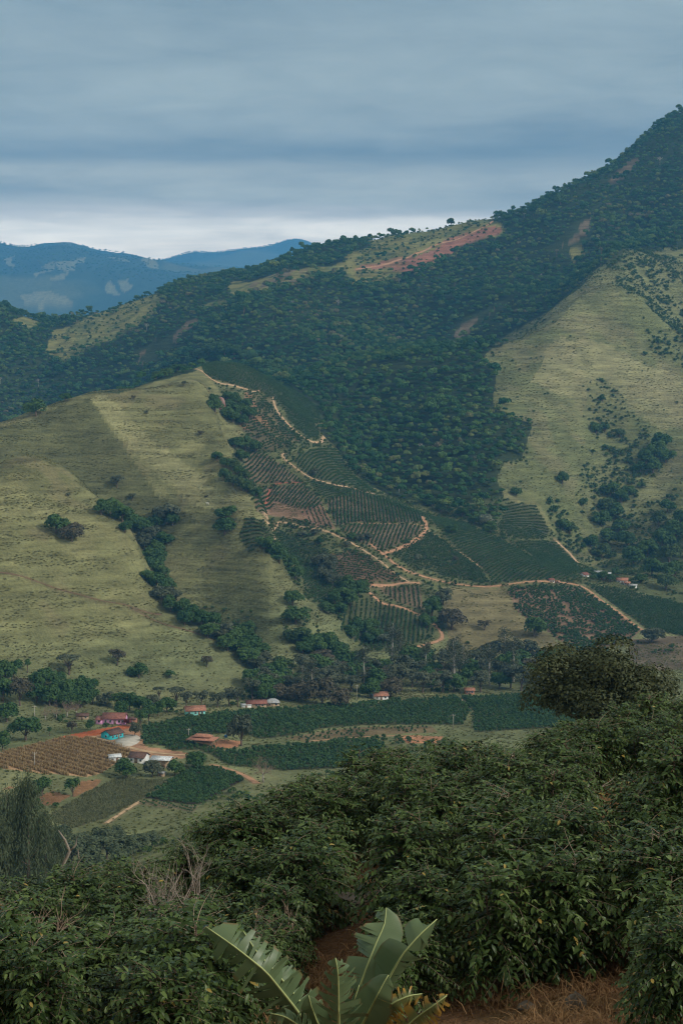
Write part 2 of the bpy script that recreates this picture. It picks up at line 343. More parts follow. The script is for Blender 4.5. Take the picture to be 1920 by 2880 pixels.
def _hit0(u, v, ymin):
    t, e = te(u, v); ci = np.interp(float(t), TT, np.arange(NT)); c0 = int(round(ci)); r0 = int(np.searchsorted(YY, ymin)); ix = np.nonzero(EE[r0:, c0] >= float(e))[0]
    y = YY[r0 + (ix[0] if len(ix) else int(np.argmax(EE[r0:, c0])))]; return float(t) * y, y
def relief(pts, amp, w, ymin):
    P_ = np.array([_hit0(a, b, ymin) for a, b in pts]); d = np.concatenate([[0], np.cumsum(np.hypot(*np.diff(P_, axis=0).T))]); s_ = np.linspace(0, d[-1], 60)
    q = np.stack([np.interp(s_, d, P_[:, 0]), np.interp(s_, d, P_[:, 1])], 1); d2 = np.full(Zg.shape, 1e9)
    for k_, c_ in enumerate(q):
        np.minimum(d2, (Xg - c_[0]) ** 2 + (Yg - c_[1]) ** 2 + (1 - min(1, k_ / 8., (59 - k_) / 8.)) * w * w * 2.5, out=d2)
    return amp * np.exp(-d2 / (2 * w * w))
dz = relief([(255,1128),(340,1255),(440,1395),(520,1450),(600,1480)], 9, 24, 960)
dz += relief([(45,1330),(150,1385),(265,1430),(360,1495),(400,1610),(450,1700),(585,1782),(715,1885)], 9, 34, 700)
dz += relief([(600,1480),(640,1560),(720,1680),(840,1800),(900,1830)], 9, 22, 880)
dz += relief([(470,1500),(520,1600),(600,1700)], -6, 20, 890)
dz += relief([(285,1430),(360,1470),(425,1530),(440,1600),(455,1670),(560,1750),(660,1815),(735,1870)], -10, 20, 890)
dz += relief([(-60,1335),(60,1330),(160,1300),(260,1330),(300,1410)], -16, 30, 945)
dz += relief([(-60,1322),(45,1326),(150,1390),(250,1435)], 12, 20, 700)
dz += relief([(640,1290),(700,1395),(740,1460),(800,1620)], 6, 16, 940)
dz += relief([(120,1820),(260,1700),(380,1640)], -5, 24, 700)
dz += relief([(1680,1090),(1700,1220),(1690,1330),(1640,1480),(1600,1560)], -15, 26, 1150)
dz += relief([(1740,760),(1640,930),(1540,1120),(1470,1380)], 10, 45, 1300)
dz += relief([(1700,740),(1760,880),(1840,1010),(1930,1080)], 12, 30, 1300)
dz += relief([(1930,900),(1830,850),(1800,780)], -10, 30, 1400)
dz += relief([(1880,1250),(1830,1400),(1780,1550)], -12, 28, 1150)
dz += relief([(1000,1080),(1080,1220),(1180,1370),(1300,1450)], -14, 40, 1180)
dz += relief([(1330,1010),(1250,1150),(1300,1350)], 10, 40, 1250)
for (pp, am) in (([(1380,640),(1230,780),(1050,930),(930,1010)], 16), ([(1600,560),(1480,700),(1330,860),(1250,960)], 18), ([(900,720),(800,820),(700,940)], 14), ([(480,800),(400,900),(330,1000)], 12), ([(1290,700),(1150,830),(1000,960)], -14), ([(1500,640),(1380,780),(1200,930)], -14), ([(700,770),(600,870),(500,990)], -12), ([(1800,430),(1700,560),(1600,700)], 16), ([(1920,420),(1830,540),(1760,660)], -16)):
    dz += relief(pp, am, 46, 1750)
Zg = Zg + dz; EE = Zg / Yg
RM = np.maximum.accumulate(EE, axis=0)

def hgt(x, y):
    x = np.asarray(x, float); y = np.asarray(y, float)
    ci = np.interp(x / y, TT, np.arange(NT)); ri = np.interp(np.log(y), LY, np.arange(NY))
    c0 = np.clip(ci.astype(int), 0, NT - 2); r0 = np.clip(ri.astype(int), 0, NY - 2); fc = ci - c0; fr = ri - r0
    return (Zg[r0, c0] * (1 - fc) + Zg[r0, c0 + 1] * fc) * (1 - fr) + (Zg[r0 + 1, c0] * (1 - fc) + Zg[r0 + 1, c0 + 1] * fc) * fr
def hid(x, y):
    """how far (in z/y) a ground point lies below the sight line"""
    ci = np.interp(x / y, TT, np.arange(NT)); ri = np.interp(np.log(y), LY, np.arange(NY))
    c0 = np.rint(ci).astype(int); r0 = np.clip(np.floor(ri).astype(int), 0, NY - 1)
    return RM[r0, c0] - hgt(x, y) / y
def hit(u, v, ymin=60):
    """photo pixel -> first ground point beyond ymin on its ray"""
    t, e = te(u, v); t = float(t); e = float(e)
    ci = np.interp(t, TT, np.arange(NT)); c0 = min(int(ci), NT - 2); fc = ci - c0
    col = EE[:, c0] * (1 - fc) + EE[:, c0 + 1] * fc
    r0 = int(np.searchsorted(YY, ymin))
    idx = np.nonzero(col[r0:] >= e)[0]
    if len(idx) == 0:
        r = r0 + int(np.argmax(col[r0:])); y = YY[r]
    else:
        r = r0 + idx[0]
        if r > r0 and col[r] > col[r - 1]:
            f_ = (e - col[r - 1]) / (col[r] - col[r - 1]); y = math.exp(LY[r - 1] + f_ * (LY[r] - LY[r - 1]))
        else: y = YY[r]
    return np.array([t * y, y, float(hgt(t * y, y))])
def pxm(y): return F / y          # photo pixels per metre at distance y

# ------------------------------------------------------------------ land use (outlines on the ground)
# coffee plots: outline, row direction (photo pixels), row spacing, plant spacing, plant size, soil, density, label
SOIL_RED, SOIL_BROWN, LITTER = (.18, .11, .072), (.15, .108, .068), (.070, .075, .034)
PLOTS = [
 dict(p=[(563,1018),(640,1014),(735,1047),(815,1085),(895,1148),(905,1190),(880,1195),(800,1140),(735,1102),(690,1092),(620,1073),(575,1052)], d=(1,.42), rs=2.6, ps=1.5, s=1.0, soil=LITTER, label='top plot of coffee rows below the dark knoll trees'),
 dict(p=[(785,1120),(860,1150),(900,1222),(868,1236),(812,1180)], d=(1,.45), rs=2.6, ps=1.5, s=1.0, soil=LITTER, label='narrow coffee plot right of the pale track under the knoll'),
 dict(p=[(690,1098),(762,1120),(772,1155),(845,1240),(770,1268),(735,1262),(680,1205),(700,1160)], d=(1,.03), rs=2.8, ps=1.6, s=1.2, soil=(.125,.105,.055), dens=.75, label='patchy young coffee plot on brown soil left of the pale track'),
 dict(p=[(815,1292),(880,1262),(945,1262),(985,1330),(1060,1385),(960,1362),(880,1345)], d=(1,.05), rs=2.6, ps=1.4, s=1.0, soil=LITTER, label='dark coffee plot right of the upper hairpin track'),
 dict(p=[(688,1290),(715,1268),(745,1275),(848,1352),(712,1362),(685,1335)], d=(.62,-.78), rs=2.7, ps=1.2, s=1.05, soil=SOIL_BROWN, label='slanting coffee rows on brown soil above the red cut'),
 dict(p=[(716,1374),(851,1363),(910,1412),(885,1430),(830,1430),(775,1412),(745,1450),(718,1430)], d=(.62,-.78), rs=2.7, ps=1.2, s=1.05, soil=SOIL_BROWN, label='slanting coffee rows on brown soil below the red cut'),
 dict(p=[(842,1432),(905,1418),(945,1490),(925,1482),(868,1470)], d=(.42,.9), rs=3.2, ps=1.6, s=.85, soil=SOIL_RED, label='small coffee plot of steep rows on reddish soil'),
 dict(p=[(862,1350),(960,1368),(990,1372),(990,1395),(930,1405),(905,1400)], d=(1,.12), rs=2.6, ps=1.4, s=.95, soil=LITTER, label='short dark coffee strip beneath the hairpin track'),
 dict(p=[(915,1412),(985,1378),(1100,1408),(1178,1440),(1188,1470),(1010,1468),(945,1478)], d=(.10,1), rs=2.7, ps=1.1, s=1.12, soil=SOIL_BROWN, label='upright coffee rows inside the orange bend road'),
 dict(p=[(955,1484),(1010,1474),(1188,1480),(1180,1500),(1085,1545),(1040,1540),(985,1505)], d=(-.38,.92), rs=2.6, ps=1.2, s=1.0, soil=SOIL_BROWN, label='leaning coffee rows below the thin cross path'),
 dict(p=[(1202,1495),(1262,1530),(1350,1600),(1378,1640),(1303,1634),(1160,1596),(1095,1560)], d=(1,.18), rs=2.7, ps=1.4, s=1.05, soil=LITTER, label='dense wedge-shaped coffee plot right of the road junction'),
 dict(p=[(1205,1453),(1303,1468),(1389,1512),(1511,1572),(1640,1628),(1511,1632),(1389,1637),(1352,1592),(1266,1525)], d=(.9,-.3), rs=2.9, ps=1.3, s=1.05, soil=LITTER, label='long coffee slope falling towards the hamlet'),
 dict(p=[(1428,1412),(1505,1422),(1542,1486),(1535,1515),(1450,1512),(1400,1488)], d=(1,.06), rs=2.7, ps=1.4, s=1.0, soil=LITTER, label='coffee plot under the valley forest edge'),
 dict(p=[(1450,1520),(1560,1522),(1612,1575),(1632,1612),(1580,1608),(1500,1566)], d=(1,.08), rs=2.7, ps=1.4, s=1.0, soil=LITTER, label='coffee plot beside the pale bare track'),
 dict(p=[(1425,1654),(1523,1648),(1630,1654),(1800,1772),(1756,1812),(1620,1835),(1590,1815),(1542,1778),(1450,1716)], d=(.8,.35), rs=2.9, ps=1.9, s=1.45, soil=(.20,.125,.08), dens=.95, label='spotted coffee plot with bare soil showing above the big dark tree'),
 dict(p=[(1640,1640),(1756,1658),(1920,1700),(1990,1710),(1990,1800),(1920,1790),(1817,1768),(1695,1680)], d=(1,.2), rs=2.6, ps=1.5, s=1.05, soil=LITTER, label='coffee plot at the right edge below the hamlet'),
 dict(p=[(1064,1657),(1178,1648),(1192,1714),(1130,1700),(1080,1672)], d=(.08,1), rs=3.2, ps=1.5, s=1.0, soil=SOIL_BROWN, label='small coffee triangle between the two lower tracks'),
 dict(p=[(975,1704),(1040,1682),(1105,1706),(1200,1742),(1225,1782),(1165,1812),(1021,1818),(960,1775)], d=(-.12,1), rs=2.9, ps=1.4, s=1.0, soil=LITTER, label='rounded coffee plot inside the lowest hairpin'),
 dict(p=[(930,1560),(1000,1545),(1058,1580),(1132,1632),(1009,1638),(945,1620)], d=(1,.1), rs=2.8, ps=1.5, s=1.0, soil=(.14,.085,.05), label='coffee plot left of the lower road fork'),
 dict(p=[(690,1458),(741,1465),(772,1520),(722,1542),(700,1560),(672,1510)], d=(1,-.05), rs=2.6, ps=1.5, s=1.0, soil=LITTER, label='small coffee plot beside the twin round trees'),
 dict(p=[(777,1490),(857,1520),(920,1545),(960,1640),(950,1710),(900,1700),(857,1661),(845,1600),(765,1551)], d=(1,.3), rs=2.6, ps=1.5, s=1.0, soil=LITTER, label='coffee slope behind the pasture spur'),
 dict(p=[(404,2047),(526,2020),(722,1998),(845,1993),(960,1982),(1285,1962),(1300,1985),(1325,1990),(1300,2040),(1215,2038),(1020,2040),(920,2048),(800,2072),(740,2078),(640,2062),(560,2066),(510,2085),(480,2100),(400,2090)], d=(1,-.14), rs=3.3, ps=1.9, s=1.3, soil=LITTER, label='large valley coffee field behind the orange-roofed shed'),
 dict(p=[(1294,1962),(1530,1953),(1640,1950),(1640,2045),(1500,2050),(1330,2060),(1330,1995)], d=(1,-.03), rs=3.3, ps=1.9, s=1.3, soil=LITTER, label='valley coffee field at the foot of the foreground slope'),
 dict(p=[(800,2076),(920,2054),(1020,2045),(1215,2043),(1230,2060),(1080,2066),(960,2074),(850,2084)], d=(1,-.05), rs=3.6, ps=2.4, s=.85, soil=(.17,.125,.07), dens=.8, label='strip of sparse young coffee on bare soil'),
 dict(p=[(590,2120),(690,2110),(800,2100),(960,2084),(1060,2078),(1090,2100),(960,2160),(796,2167),(710,2160),(640,2152)], d=(1,-.1), rs=3.2, ps=1.9, s=1.3, soil=LITTER, label='lower valley coffee field around the bare grey tree'),
 dict(p=[(455,2080),(520,2075),(560,2100),(640,2112),(590,2122),(560,2108),(470,2112)], d=(1,.1), rs=2.8, ps=1.7, s=1.1, soil=LITTER, label='coffee hedge in front of the orange-roofed shed'),
]
SMALL_PLOT = [(600,2158),(688,2192),(645,2215),(560,2262),(520,2262),(408,2245),(530,2164)]
YOUNG_PLOT = [(405,2248),(515,2266),(560,2266),(545,2284),(385,2262)]
GREY_CROP = [(250,2225),(330,2190),(470,2195),(392,2253),(294,2302),(200,2330),(130,2300),(165,2278)]
BROWN_FIELD = [(0,2120),(190,2075),(262,2078),(365,2108),(362,2125),(278,2178),(240,2185),(86,2172),(-60,2150)]
RIGHT_PASTURE = [(1350,1010),(1500,903),(1650,781),(1750,708),(2000,690),(2000,1580),(1800,1575),(1640,1585),(1560,1520),(1540,1480),(1500,1412),(1415,1408),(1385,1340),(1400,1310),(1470,1285),(1485,1190),(1375,1150),(1400,1060),(1330,1030)]
RIDGE_PASTURE = [(130,1000),(150,950),(210,900),(300,862),(455,792),(450,850),(420,900),(335,950),(250,975),(170,1010)]
LEFT_PASTURE2 = [(30,905),(60,885),(110,905),(100,930)]
CLEARING = [(950,748),(1030,690),(1120,648),(1240,622),(1384,604),(1412,640),(1400,670),(1303,695),(1220,735),(1150,772),(1090,800),(980,800)]
RED_EARTH = [(997,757),(1060,748),(1110,737),(1190,708),(1240,688),(1330,656),(1380,630),(1405,640),(1392,668),(1303,694),(1217,732),(1148,768),(1060,766)]
SCARS = [[(388,1022),(430,970),(500,925),(560,900),(545,930),(470,985),(405,1028)], [(1255,958),(1310,905),(1395,870),(1340,930),(1280,962)],
         [(1555,705),(1600,640),(1655,608),(1640,665),(1585,725)], [(1690,525),(1740,470),(1800,430),(1765,490),(1705,535)], [(690,800),(790,770),(880,760),(850,790),(760,812)]]
OPEN_PATCHES = [[(640,800),(720,790),(800,770),(960,740),(950,765),(860,790),(760,815),(660,825)], [(560,850),(620,835),(640,850),(590,870)], [(1600,700),(1640,690),(1650,720),(1610,740)]]
VALLEY_FOREST = [(800,1040),(960,1005),(1340,980),(1345,1020),(1400,1060),(1378,1150),(1485,1192),(1468,1288),(1400,1312),(1388,1345),(1410,1400),(1400,1485),(1330,1455),(1250,1440),(1190,1420),(1100,1395),(1050,1372),(990,1325),(950,1265),(905,1225),(900,1140),(840,1090)]
KNOLL_TREES = [(230,1105),(300,1083),(480,1008),(580,962),(690,976),(800,1030),(830,1090),(760,1047),(640,1008),(575,1010),(540,1040),(450,1068),(350,1102),(250,1120)]
BARE_YARD = [(255,2085),(270,2062),(300,2050),(355,2035),(392,2040),(400,2075),(410,2100),(470,2108),(530,2118),(530,2132),(470,2135),(400,2128),(340,2105)]
RED_BANK = [(100,2098),(180,2070),(270,2052),(345,2040),(375,2045),(300,2062),(240,2075),(150,2095)]
SHED_YARD = [(590,2098),(620,2078),(680,2085),(670,2100),(630,2108)]
ORANGE_BANKS = [(110,2240),(160,2215),(200,2235),(170,2262),(120,2275)], [(0,2170),(40,2170),(30,2215),(0,2225)], [(225,2195),(280,2180),(265,2210),(200,2240)]
LOW_SOIL = [(1110,2078),(1150,2068),(1245,2072),(1235,2090),(1150,2092)]
MEADOW = [(1240,1650),(1330,1655),(1425,1655),(1450,1720),(1540,1782),(1590,1830),(1240,1850),(1260,1800)]

ROADS = [  # name, label, width, points, colour
 ('dirt_road', 3.6, [(1113,1416),(1140,1422),(1168,1435),(1186,1453),(1198,1473),(1199,1490),(1188,1505),(1150,1532),(1110,1548),(1076,1557)], 'o'),
 ('dirt_road', 3.4, [(1040,1530),(1076,1557),(1090,1572),(1120,1595),(1156,1612),(1205,1625),(1254,1637),(1327,1649),(1370,1651),(1413,1646),(1470,1638),(1540,1635),(1621,1643),(1645,1652),(1664,1667),(1720,1710),(1765,1745),(1805,1772)], 'o'),
 ('dirt_road', 3.0, [(747,1453),(780,1464),(814,1471),(850,1484),(888,1489),(925,1494),(952,1510),(1009,1539),(1064,1575),(1107,1612),(1150,1637)], 'p'),
 ('dirt_road', 2.6, [(1180,1640),(1150,1638),(1080,1646),(1009,1650),(1030,1662),(1052,1676),(1113,1704),(1160,1720),(1193,1735),(1225,1758),(1246,1780),(1248,1795),(1217,1808),(1144,1826)], 'o'),
 ('dirt_track', 3.0, [(767,1118),(771,1135),(778,1155),(802,1184),(845,1227),(870,1242),(890,1247),(906,1243),(911,1228)], 'p'),
 ('dirt_track', 2.4, [(800,1276),(784,1281),(795,1286),(812,1302),(840,1322),(869,1343),(900,1355),(950,1368),(1010,1378),(1060,1392),(1113,1414)], 'p'),
 ('dirt_track', 1.6, [(705,1366),(760,1363),(850,1357)], 'r'),
 ('dirt_track', 2.2, [(741,1459),(762,1488),(780,1512),(784,1522),(774,1534),(757,1544),(752,1553),(775,1567),(810,1580),(840,1590),(848,1603)], 'p'),
 ('ridge_road', 4.2, [(1000,757),(1060,748),(1101,738),(1150,724),(1180,710),(1223,689),(1266,678),(1327,655),(1376,631),(1384,622)], 'o'),
 ('dirt_track', 2.2, [(551,1037),(580,1058),(612,1073),(640,1084),(673,1091),(729,1099)], 'p'),
 ('farm_road', 3.6, [(263,2072),(285,2080),(330,2092),(367,2103),(398,2112),(465,2122),(526,2124)], 'p'),
 ('farm_road', 3.2, [(600,2152),(630,2159),(673,2173),(700,2187),(722,2203)], 'o'),
 ('farm_road', 1.7, [(392,2255),(345,2285),(300,2315)], 'p'),
 ('farm_road', 1.5, [(860,2086),(960,2077),(1070,2070),(1144,2068),(1240,2078)], 'o'),
 ('dirt_track', 4.0, [(1562,1522),(1585,1540),(1609,1560),(1618,1580),(1640,1592),(1662,1600)], 'p'),
 ('dirt_track', 1.5, [(1196,1490),(1235,1510),(1270,1538),(1330,1578),(1355,1602)], 'p'),
 ('dirt_track', 1.2, [(1010,1472),(1100,1474),(1190,1479)], 'o'),
 ('dirt_track', 1.6, [(1296,1965),(1302,1982),(1318,1994)], 'p'),
 ('pasture_track', 1.2, [(-20,1610),(73,1624),(140,1648),(184,1661),(294,1692),(380,1716),(453,1728)], 'd'),
 ('pasture_track', 1.0, [(370,1712),(450,1748),(530,1775),(600,1800)], 'd'),
]
for R_ in ROADS: assert len(R_) == 4

def jit(x, y, u, v): return u + 26 * fbm(x, y, 42, 3), v + 18 * fbm(x + 777, y, 42, 3)
# ground colours per vertex
u_g, v_g = uv(TT[None] + 0 * EE, EE)
uj, vj = jit(Xg, Yg, u_g, v_g)
C = np.zeros(EE.shape + (3,))
def put(mask, c, amt=1.0):
    a = (mask * amt)[..., None]; C[:] = C * (1 - a) + np.asarray(c) * a
nzA = fbm(Xg, Yg, 90, 3); nzB = fbm(Xg + 500, Yg + 200, 22, 3); nzC = fbm(Xg - 300, Yg + 900, 9, 2)
put(np.ones_like(EE), (.155, .165, .078))
put(ss(-.2, .35, nzA), (.21, .205, .10), .7)
put(ss(.05, .5, nzB), (.11, .125, .055), .6)
hm = ss(.05, .5, hill)
put(hm, (.175, .17, .075), .9); put(hm * ss(-.1, .4, nzA), (.12, .12, .052), .8); put(hm * ss(.1, .5, nzB), (.23, .215, .10), .6)
put(hm * ss(.15, .55, -nzB + .3 * nzC), (.17, .145, .075), .6)
# left hill: grazed face left of the fence line with hollow shade painted in, paler strip right of it
GRAZED_SHADE = [(-90,1420),(-90,1215),(60,1190),(160,1150),(252,1120),(300,1190),(360,1270),(440,1390),(520,1440),(560,1470),(480,1500),(440,1520),(400,1490),(300,1500),(150,1460)]
grazed_shade = inpoly(u_g, v_g, GRAZED_SHADE) & (Yg > 940 - .12 * np.clip(u_g, 0, 500)) & (Yg < 1200)
put(grazed_shade, (.095, .097, .042), .85)
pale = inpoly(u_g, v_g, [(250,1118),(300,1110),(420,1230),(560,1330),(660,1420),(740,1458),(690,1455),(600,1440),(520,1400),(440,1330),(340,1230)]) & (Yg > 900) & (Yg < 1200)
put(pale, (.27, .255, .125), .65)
fl = (Yg > 1370) & (Yg < 3500)
forest_g = fl & ~inpoly(uj, vj, RIGHT_PASTURE)
put(forest_g, (.035, .048, .022))
rp = inpoly(uj, vj, RIGHT_PASTURE) & (Yg > 1100) & (Yg < 2000)
put(rp, (.125, .135, .058)); put(rp * ss(-.1, .45, nzA), (.20, .195, .092), .8); put(rp * ss(0, .4, nzB), (.19, .165, .09), .5)
put(inpoly(uj, vj, [(1560,950),(1700,960),(1800,1010),(2000,1090),(2000,1220),(1850,1200),(1700,1130),(1500,1080)]) & rp, (.28, .255, .135), .5)
green_r = [[(1700,705),(2000,690),(2000,1080),(1850,1000),(1760,900),(1730,800)], [(1640,1080),(1700,1060),(1780,1180),(1880,1230),(1870,1320),(1800,1380),(1740,1500),(1700,1585),(1560,1520),(1600,1420),(1640,1300)], [(1780,1420),(2000,1350),(2000,1600),(1700,1600)], [(1500,1412),(1600,1400),(1660,1560),(1560,1520)]]
for g in green_r: put(inpoly(uj, vj, g) & (Yg > 1100) & (Yg < 2000), (.115, .13, .052), .5)
for s_ in (VALLEY_FOREST, KNOLL_TREES): put(inpoly(uj, vj, s_) & (Yg > 1100), (.035, .048, .022))
for s_ in [RIDGE_PASTURE, LEFT_PASTURE2, CLEARING] + OPEN_PATCHES: put(inpoly(uj, vj, s_) & fl, (.185, .175, .065)); put(inpoly(uj, vj, s_) & fl & (nzB > .05), (.10, .12, .045), .7)
put(inpoly(uj, vj, RED_EARTH) & fl, (.27, .125, .085)); put(inpoly(uj, vj, RED_EARTH) & fl & (nzB > .12), (.20, .12, .06), .8)
for s_ in SCARS: put(inpoly(uj, vj, s_) & fl & (nzB > -.1), (.17, .125, .085), .75)
# far ranges: woods with pale grass slopes
fm = Yg > 3500
put(fm, (.045, .065, .028)); nf = fbm(Xg, Yg, 900, 4)
put(fm * ss(.14, .30, nf), (.15, .155, .065), .6)
for s_ in [[(165,745),(225,720),(225,750),(190,765)], [(100,765),(165,740),(165,755),(110,775)], [(150,790),(200,765),(190,795)], [(300,830),(320,790),(350,840)], [(345,800),(370,790),(395,815),(360,830)], [(60,830),(150,815),(220,860),(120,870)], [(300,735),(350,730),(360,745)], [(395,730),(430,725),(460,760),(430,755)], [(10,735),(40,720),(30,760)]]:
    put(inpoly(*jit(Xg * .16, Yg * .16, u_g, v_g), s_) & fm, (.26, .24, .11), .75)
mv = (Yg > 420) & (Yg < 1400)
PLANT_ZONE = [(565,1012),(690,1000),(800,1070),(910,1230),(1060,1385),(1200,1420),(1420,1400),(1560,1500),(1670,1600),(1640,1645),(1420,1650),(1240,1650),(1250,1790),(1160,1832),(1040,1832),(965,1750),(870,1690),(800,1610),(745,1462),(700,1395),(650,1285),(690,1200),(600,1075)]
put(inpoly(u_g, v_g, PLANT_ZONE) & mv & (Yg > 930), (.105, .115, .05), .85)
for P_ in PLOTS:
    put(inpoly(u_g, v_g, P_['p']) & mv, P_['soil'], .95)
put(inpoly(*jit(Xg, Yg, u_g, v_g), [(775,1412),(830,1430),(885,1432),(900,1470),(830,1462),(740,1452)]) & mv, (.25, .145, .10), .8)
put(inpoly(u_g, v_g, [(690,1098),(740,1130),(770,1260),(690,1262),(670,1215)]) & mv & (nzB > 0), (.30, .16, .09), .6)
put(inpoly(u_g, v_g, SMALL_PLOT) & mv, (.07, .06, .035)); put(inpoly(u_g, v_g, YOUNG_PLOT) & mv, (.19, .16, .09))
put(inpoly(u_g, v_g, GREY_CROP) & mv, (.15, .135, .07)); put(inpoly(u_g, v_g, BROWN_FIELD) & mv, (.42, .26, .145))
put(inpoly(u_g, v_g, BARE_YARD) & mv, (.40, .22, .13)); put(inpoly(u_g, v_g, RED_BANK) & mv, (.42, .12, .05)); put(inpoly(u_g, v_g, SHED_YARD) & mv, (.42, .2, .11))
for s_ in ORANGE_BANKS: put(inpoly(*jit(Xg * 2, Yg * 2, u_g, v_g), s_) & mv & (nzB > -.15), (.30, .135, .07), .75)
put(inpoly(u_g, v_g, LOW_SOIL) & mv, (.42, .2, .11)); put(inpoly(u_g, v_g, MEADOW) & mv, (.19, .155, .08), .85)
HAMLET = [(1640,1600),(1700,1580),(1800,1550),(2000,1480),(2000,1705),(1920,1700),(1756,1655),(1650,1640)]
put(inpoly(u_g, v_g, HAMLET) & (Yg > 1000) & (Yg < 1400), (.085, .10, .042), .85)
put(inpoly(u_g, v_g, [(1760,1800),(2000,1780),(2000,1880),(1780,1890)]) & mv, (.15, .11, .075), .9)
# foreground litter
put(1 - ss(45, 70, Yg), (.13, .070, .038)); put((1 - ss(45, 70, Yg)) * ss(-.1, .3, fbm(Xg, Yg, 2.2, 3)), (.27, .155, .085), .8); put((1 - ss(45, 70, Yg)) * ss(.1, .4, fbm(Xg + 40, Yg, 1.5, 2)), (.055, .06, .025), .7)
# roads: world polylines and worn verges
RPTS = []
RCOL = {'o': (.42, .235, .14), 'p': (.45, .305, .185), 'r': (.36, .12, .075), 'd': (.15, .10, .06)}
ROADS = [(a_, b_ * (.72 if a_ in ('dirt_road', 'dirt_track') else .8), c_, d_) for a_, b_, c_, d_ in ROADS]
for nm, wd, pts, cc in ROADS:
    ymin = 1500 if nm == 'ridge_road' else (900 if nm == 'pasture_track' and False else 420)
    if nm == 'dirt_track' or nm == 'dirt_road': ymin = 420
    Wp = np.array([hit(a, b, ymin) for a, b in pts])
    # drop points that jumped behind a crest
    dn = np.linalg.norm(np.diff(Wp[:, :2], axis=0), axis=1)
    L_ = np.concatenate([[0], np.cumsum(dn)]); n_ = max(4, int(L_[-1] / 2.5))
    s_ = np.linspace(0, L_[-1], n_); xs = np.interp(s_, L_, Wp[:, 0]); ys = np.interp(s_, L_, Wp[:, 1])
    kk = np.ones(5) / 5
    for _ in range(2):
        xs[2:-2] = np.convolve(xs, kk, 'valid'); ys[2:-2] = np.convolve(ys, kk, 'valid')
    RPTS.append(np.stack([xs, ys], 1))
Xf, Yf = Xg.ravel(), Yg.ravel(); Cf = C.reshape(-1, 3)
for (nm, wd, pts, cc), P_ in zip(ROADS, RPTS):
    pad = wd / 2 + 5
    m_ = np.nonzero((Xf > P_[:, 0].min() - pad) & (Xf < P_[:, 0].max() + pad) & (Yf > P_[:, 1].min() - pad) & (Yf < P_[:, 1].max() + pad))[0]
    if len(m_) == 0: continue
    d2 = np.full(len(m_), 1e9)
    for q in P_: d2 = np.minimum(d2, (Xf[m_] - q[0]) ** 2 + (Yf[m_] - q[1]) ** 2)
    a = (1 - ss(wd * .4, wd * .5 + 1.6, np.sqrt(d2)))[:, None] * .6
    Cf[m_] = Cf[m_] * (1 - a) + np.array(RCOL[cc]) * .75 * a
C *= (1 + .22 * nzC)[..., None]
C = np.clip(C, .01, .9)

def terrain_material():
    m, n, l, b = new_mat('terrain')
    at = n.new('ShaderNodeAttribute'); at.attribute_name = 'Col'
    g = n.new('ShaderNodeNewGeometry'); sp_ = n.new('ShaderNodeSeparateXYZ'); l.new(g.outputs['Position'], sp_.inputs[0])
    # cattle terraces: noise squeezed along height so its streaks follow the contours
    cb = n.new('ShaderNodeCombineXYZ')
    l.new(math_n(n, l, 'MULTIPLY', sp_.outputs[0], .035), cb.inputs[0]); l.new(math_n(n, l, 'MULTIPLY', sp_.outputs[1], .035), cb.inputs[1]); l.new(math_n(n, l, 'MULTIPLY', sp_.outputs[2], .36), cb.inputs[2])
    t1 = n.new('ShaderNodeTexNoise'); t1.inputs['Scale'].default_value = 1; t1.inputs['Detail'].default_value = 4; t1.inputs['Roughness'].default_value = .6; l.new(cb.outputs[0], t1.inputs['Vector'])
    t2 = n.new('ShaderNodeTexNoise'); t2.inputs['Scale'].default_value = .55; t2.inputs['Detail'].default_value = 6; t2.inputs['Roughness'].default_value = .7; l.new(g.outputs['Position'], t2.inputs['Vector'])
    t3 = n.new('ShaderNodeTexNoise'); t3.inputs['Scale'].default_value = 9; t3.inputs['Detail'].default_value = 5; l.new(g.outputs['Position'], t3.inputs['Vector'])
    f = math_n(n, l, 'ADD', math_n(n, l, 'MULTIPLY', math_n(n, l, 'SUBTRACT', t1.outputs[0], .5), 1.8), math_n(n, l, 'MULTIPLY', math_n(n, l, 'SUBTRACT', t2.outputs[0], .5), 1.3))
    f = math_n(n, l, 'ADD', f, math_n(n, l, 'MULTIPLY', math_n(n, l, 'SUBTRACT', t3.outputs[0], .5), .6))
    f = math_n(n, l, 'MAXIMUM', math_n(n, l, 'ADD', f, 1.0), .25)
    sc_ = n.new('ShaderNodeVectorMath'); sc_.operation = 'SCALE'; l.new(at.outputs['Color'], sc_.inputs[0]); l.new(f, sc_.inputs['Scale'])
    l.new(sc_.outputs[0], b.inputs['Base Color']); b.inputs['Roughness'].default_value = 1; b.inputs['Specular IOR Level'].default_value = .05
    h = math_n(n, l, 'ADD', math_n(n, l, 'MULTIPLY', t1.outputs[0], 1.2), math_n(n, l, 'MULTIPLY', t2.outputs[0], .9))
    h = math_n(n, l, 'ADD', h, math_n(n, l, 'MULTIPLY', t3.outputs[0], .06))
    bp = n.new('ShaderNodeBump'); bp.inputs['Distance'].default_value = 1.0; bp.inputs['Strength'].default_value = .8; l.new(h, bp.inputs['Height']); l.new(bp.outputs[0], b.inputs['Normal'])
    return m
M['terrain'] = terrain_material()
ii = np.arange(NY - 1)[:, None] * NT + np.arange(NT - 1)[None]
quads = np.stack([ii, ii + 1, ii + NT + 1, ii + NT], -1).reshape(-1, 4)
me = mesh_np('terrain', np.stack([Xg, Yg, Zg], -1).reshape(-1, 3), [quads], [M['terrain']], smooth=True)
ca = me.color_attributes.new('Col', 'FLOAT_COLOR', 'POINT')
ca.data.foreach_set('color', np.concatenate([C.reshape(-1, 3), np.ones((NY * NT, 1))], 1).astype(np.float32).ravel())
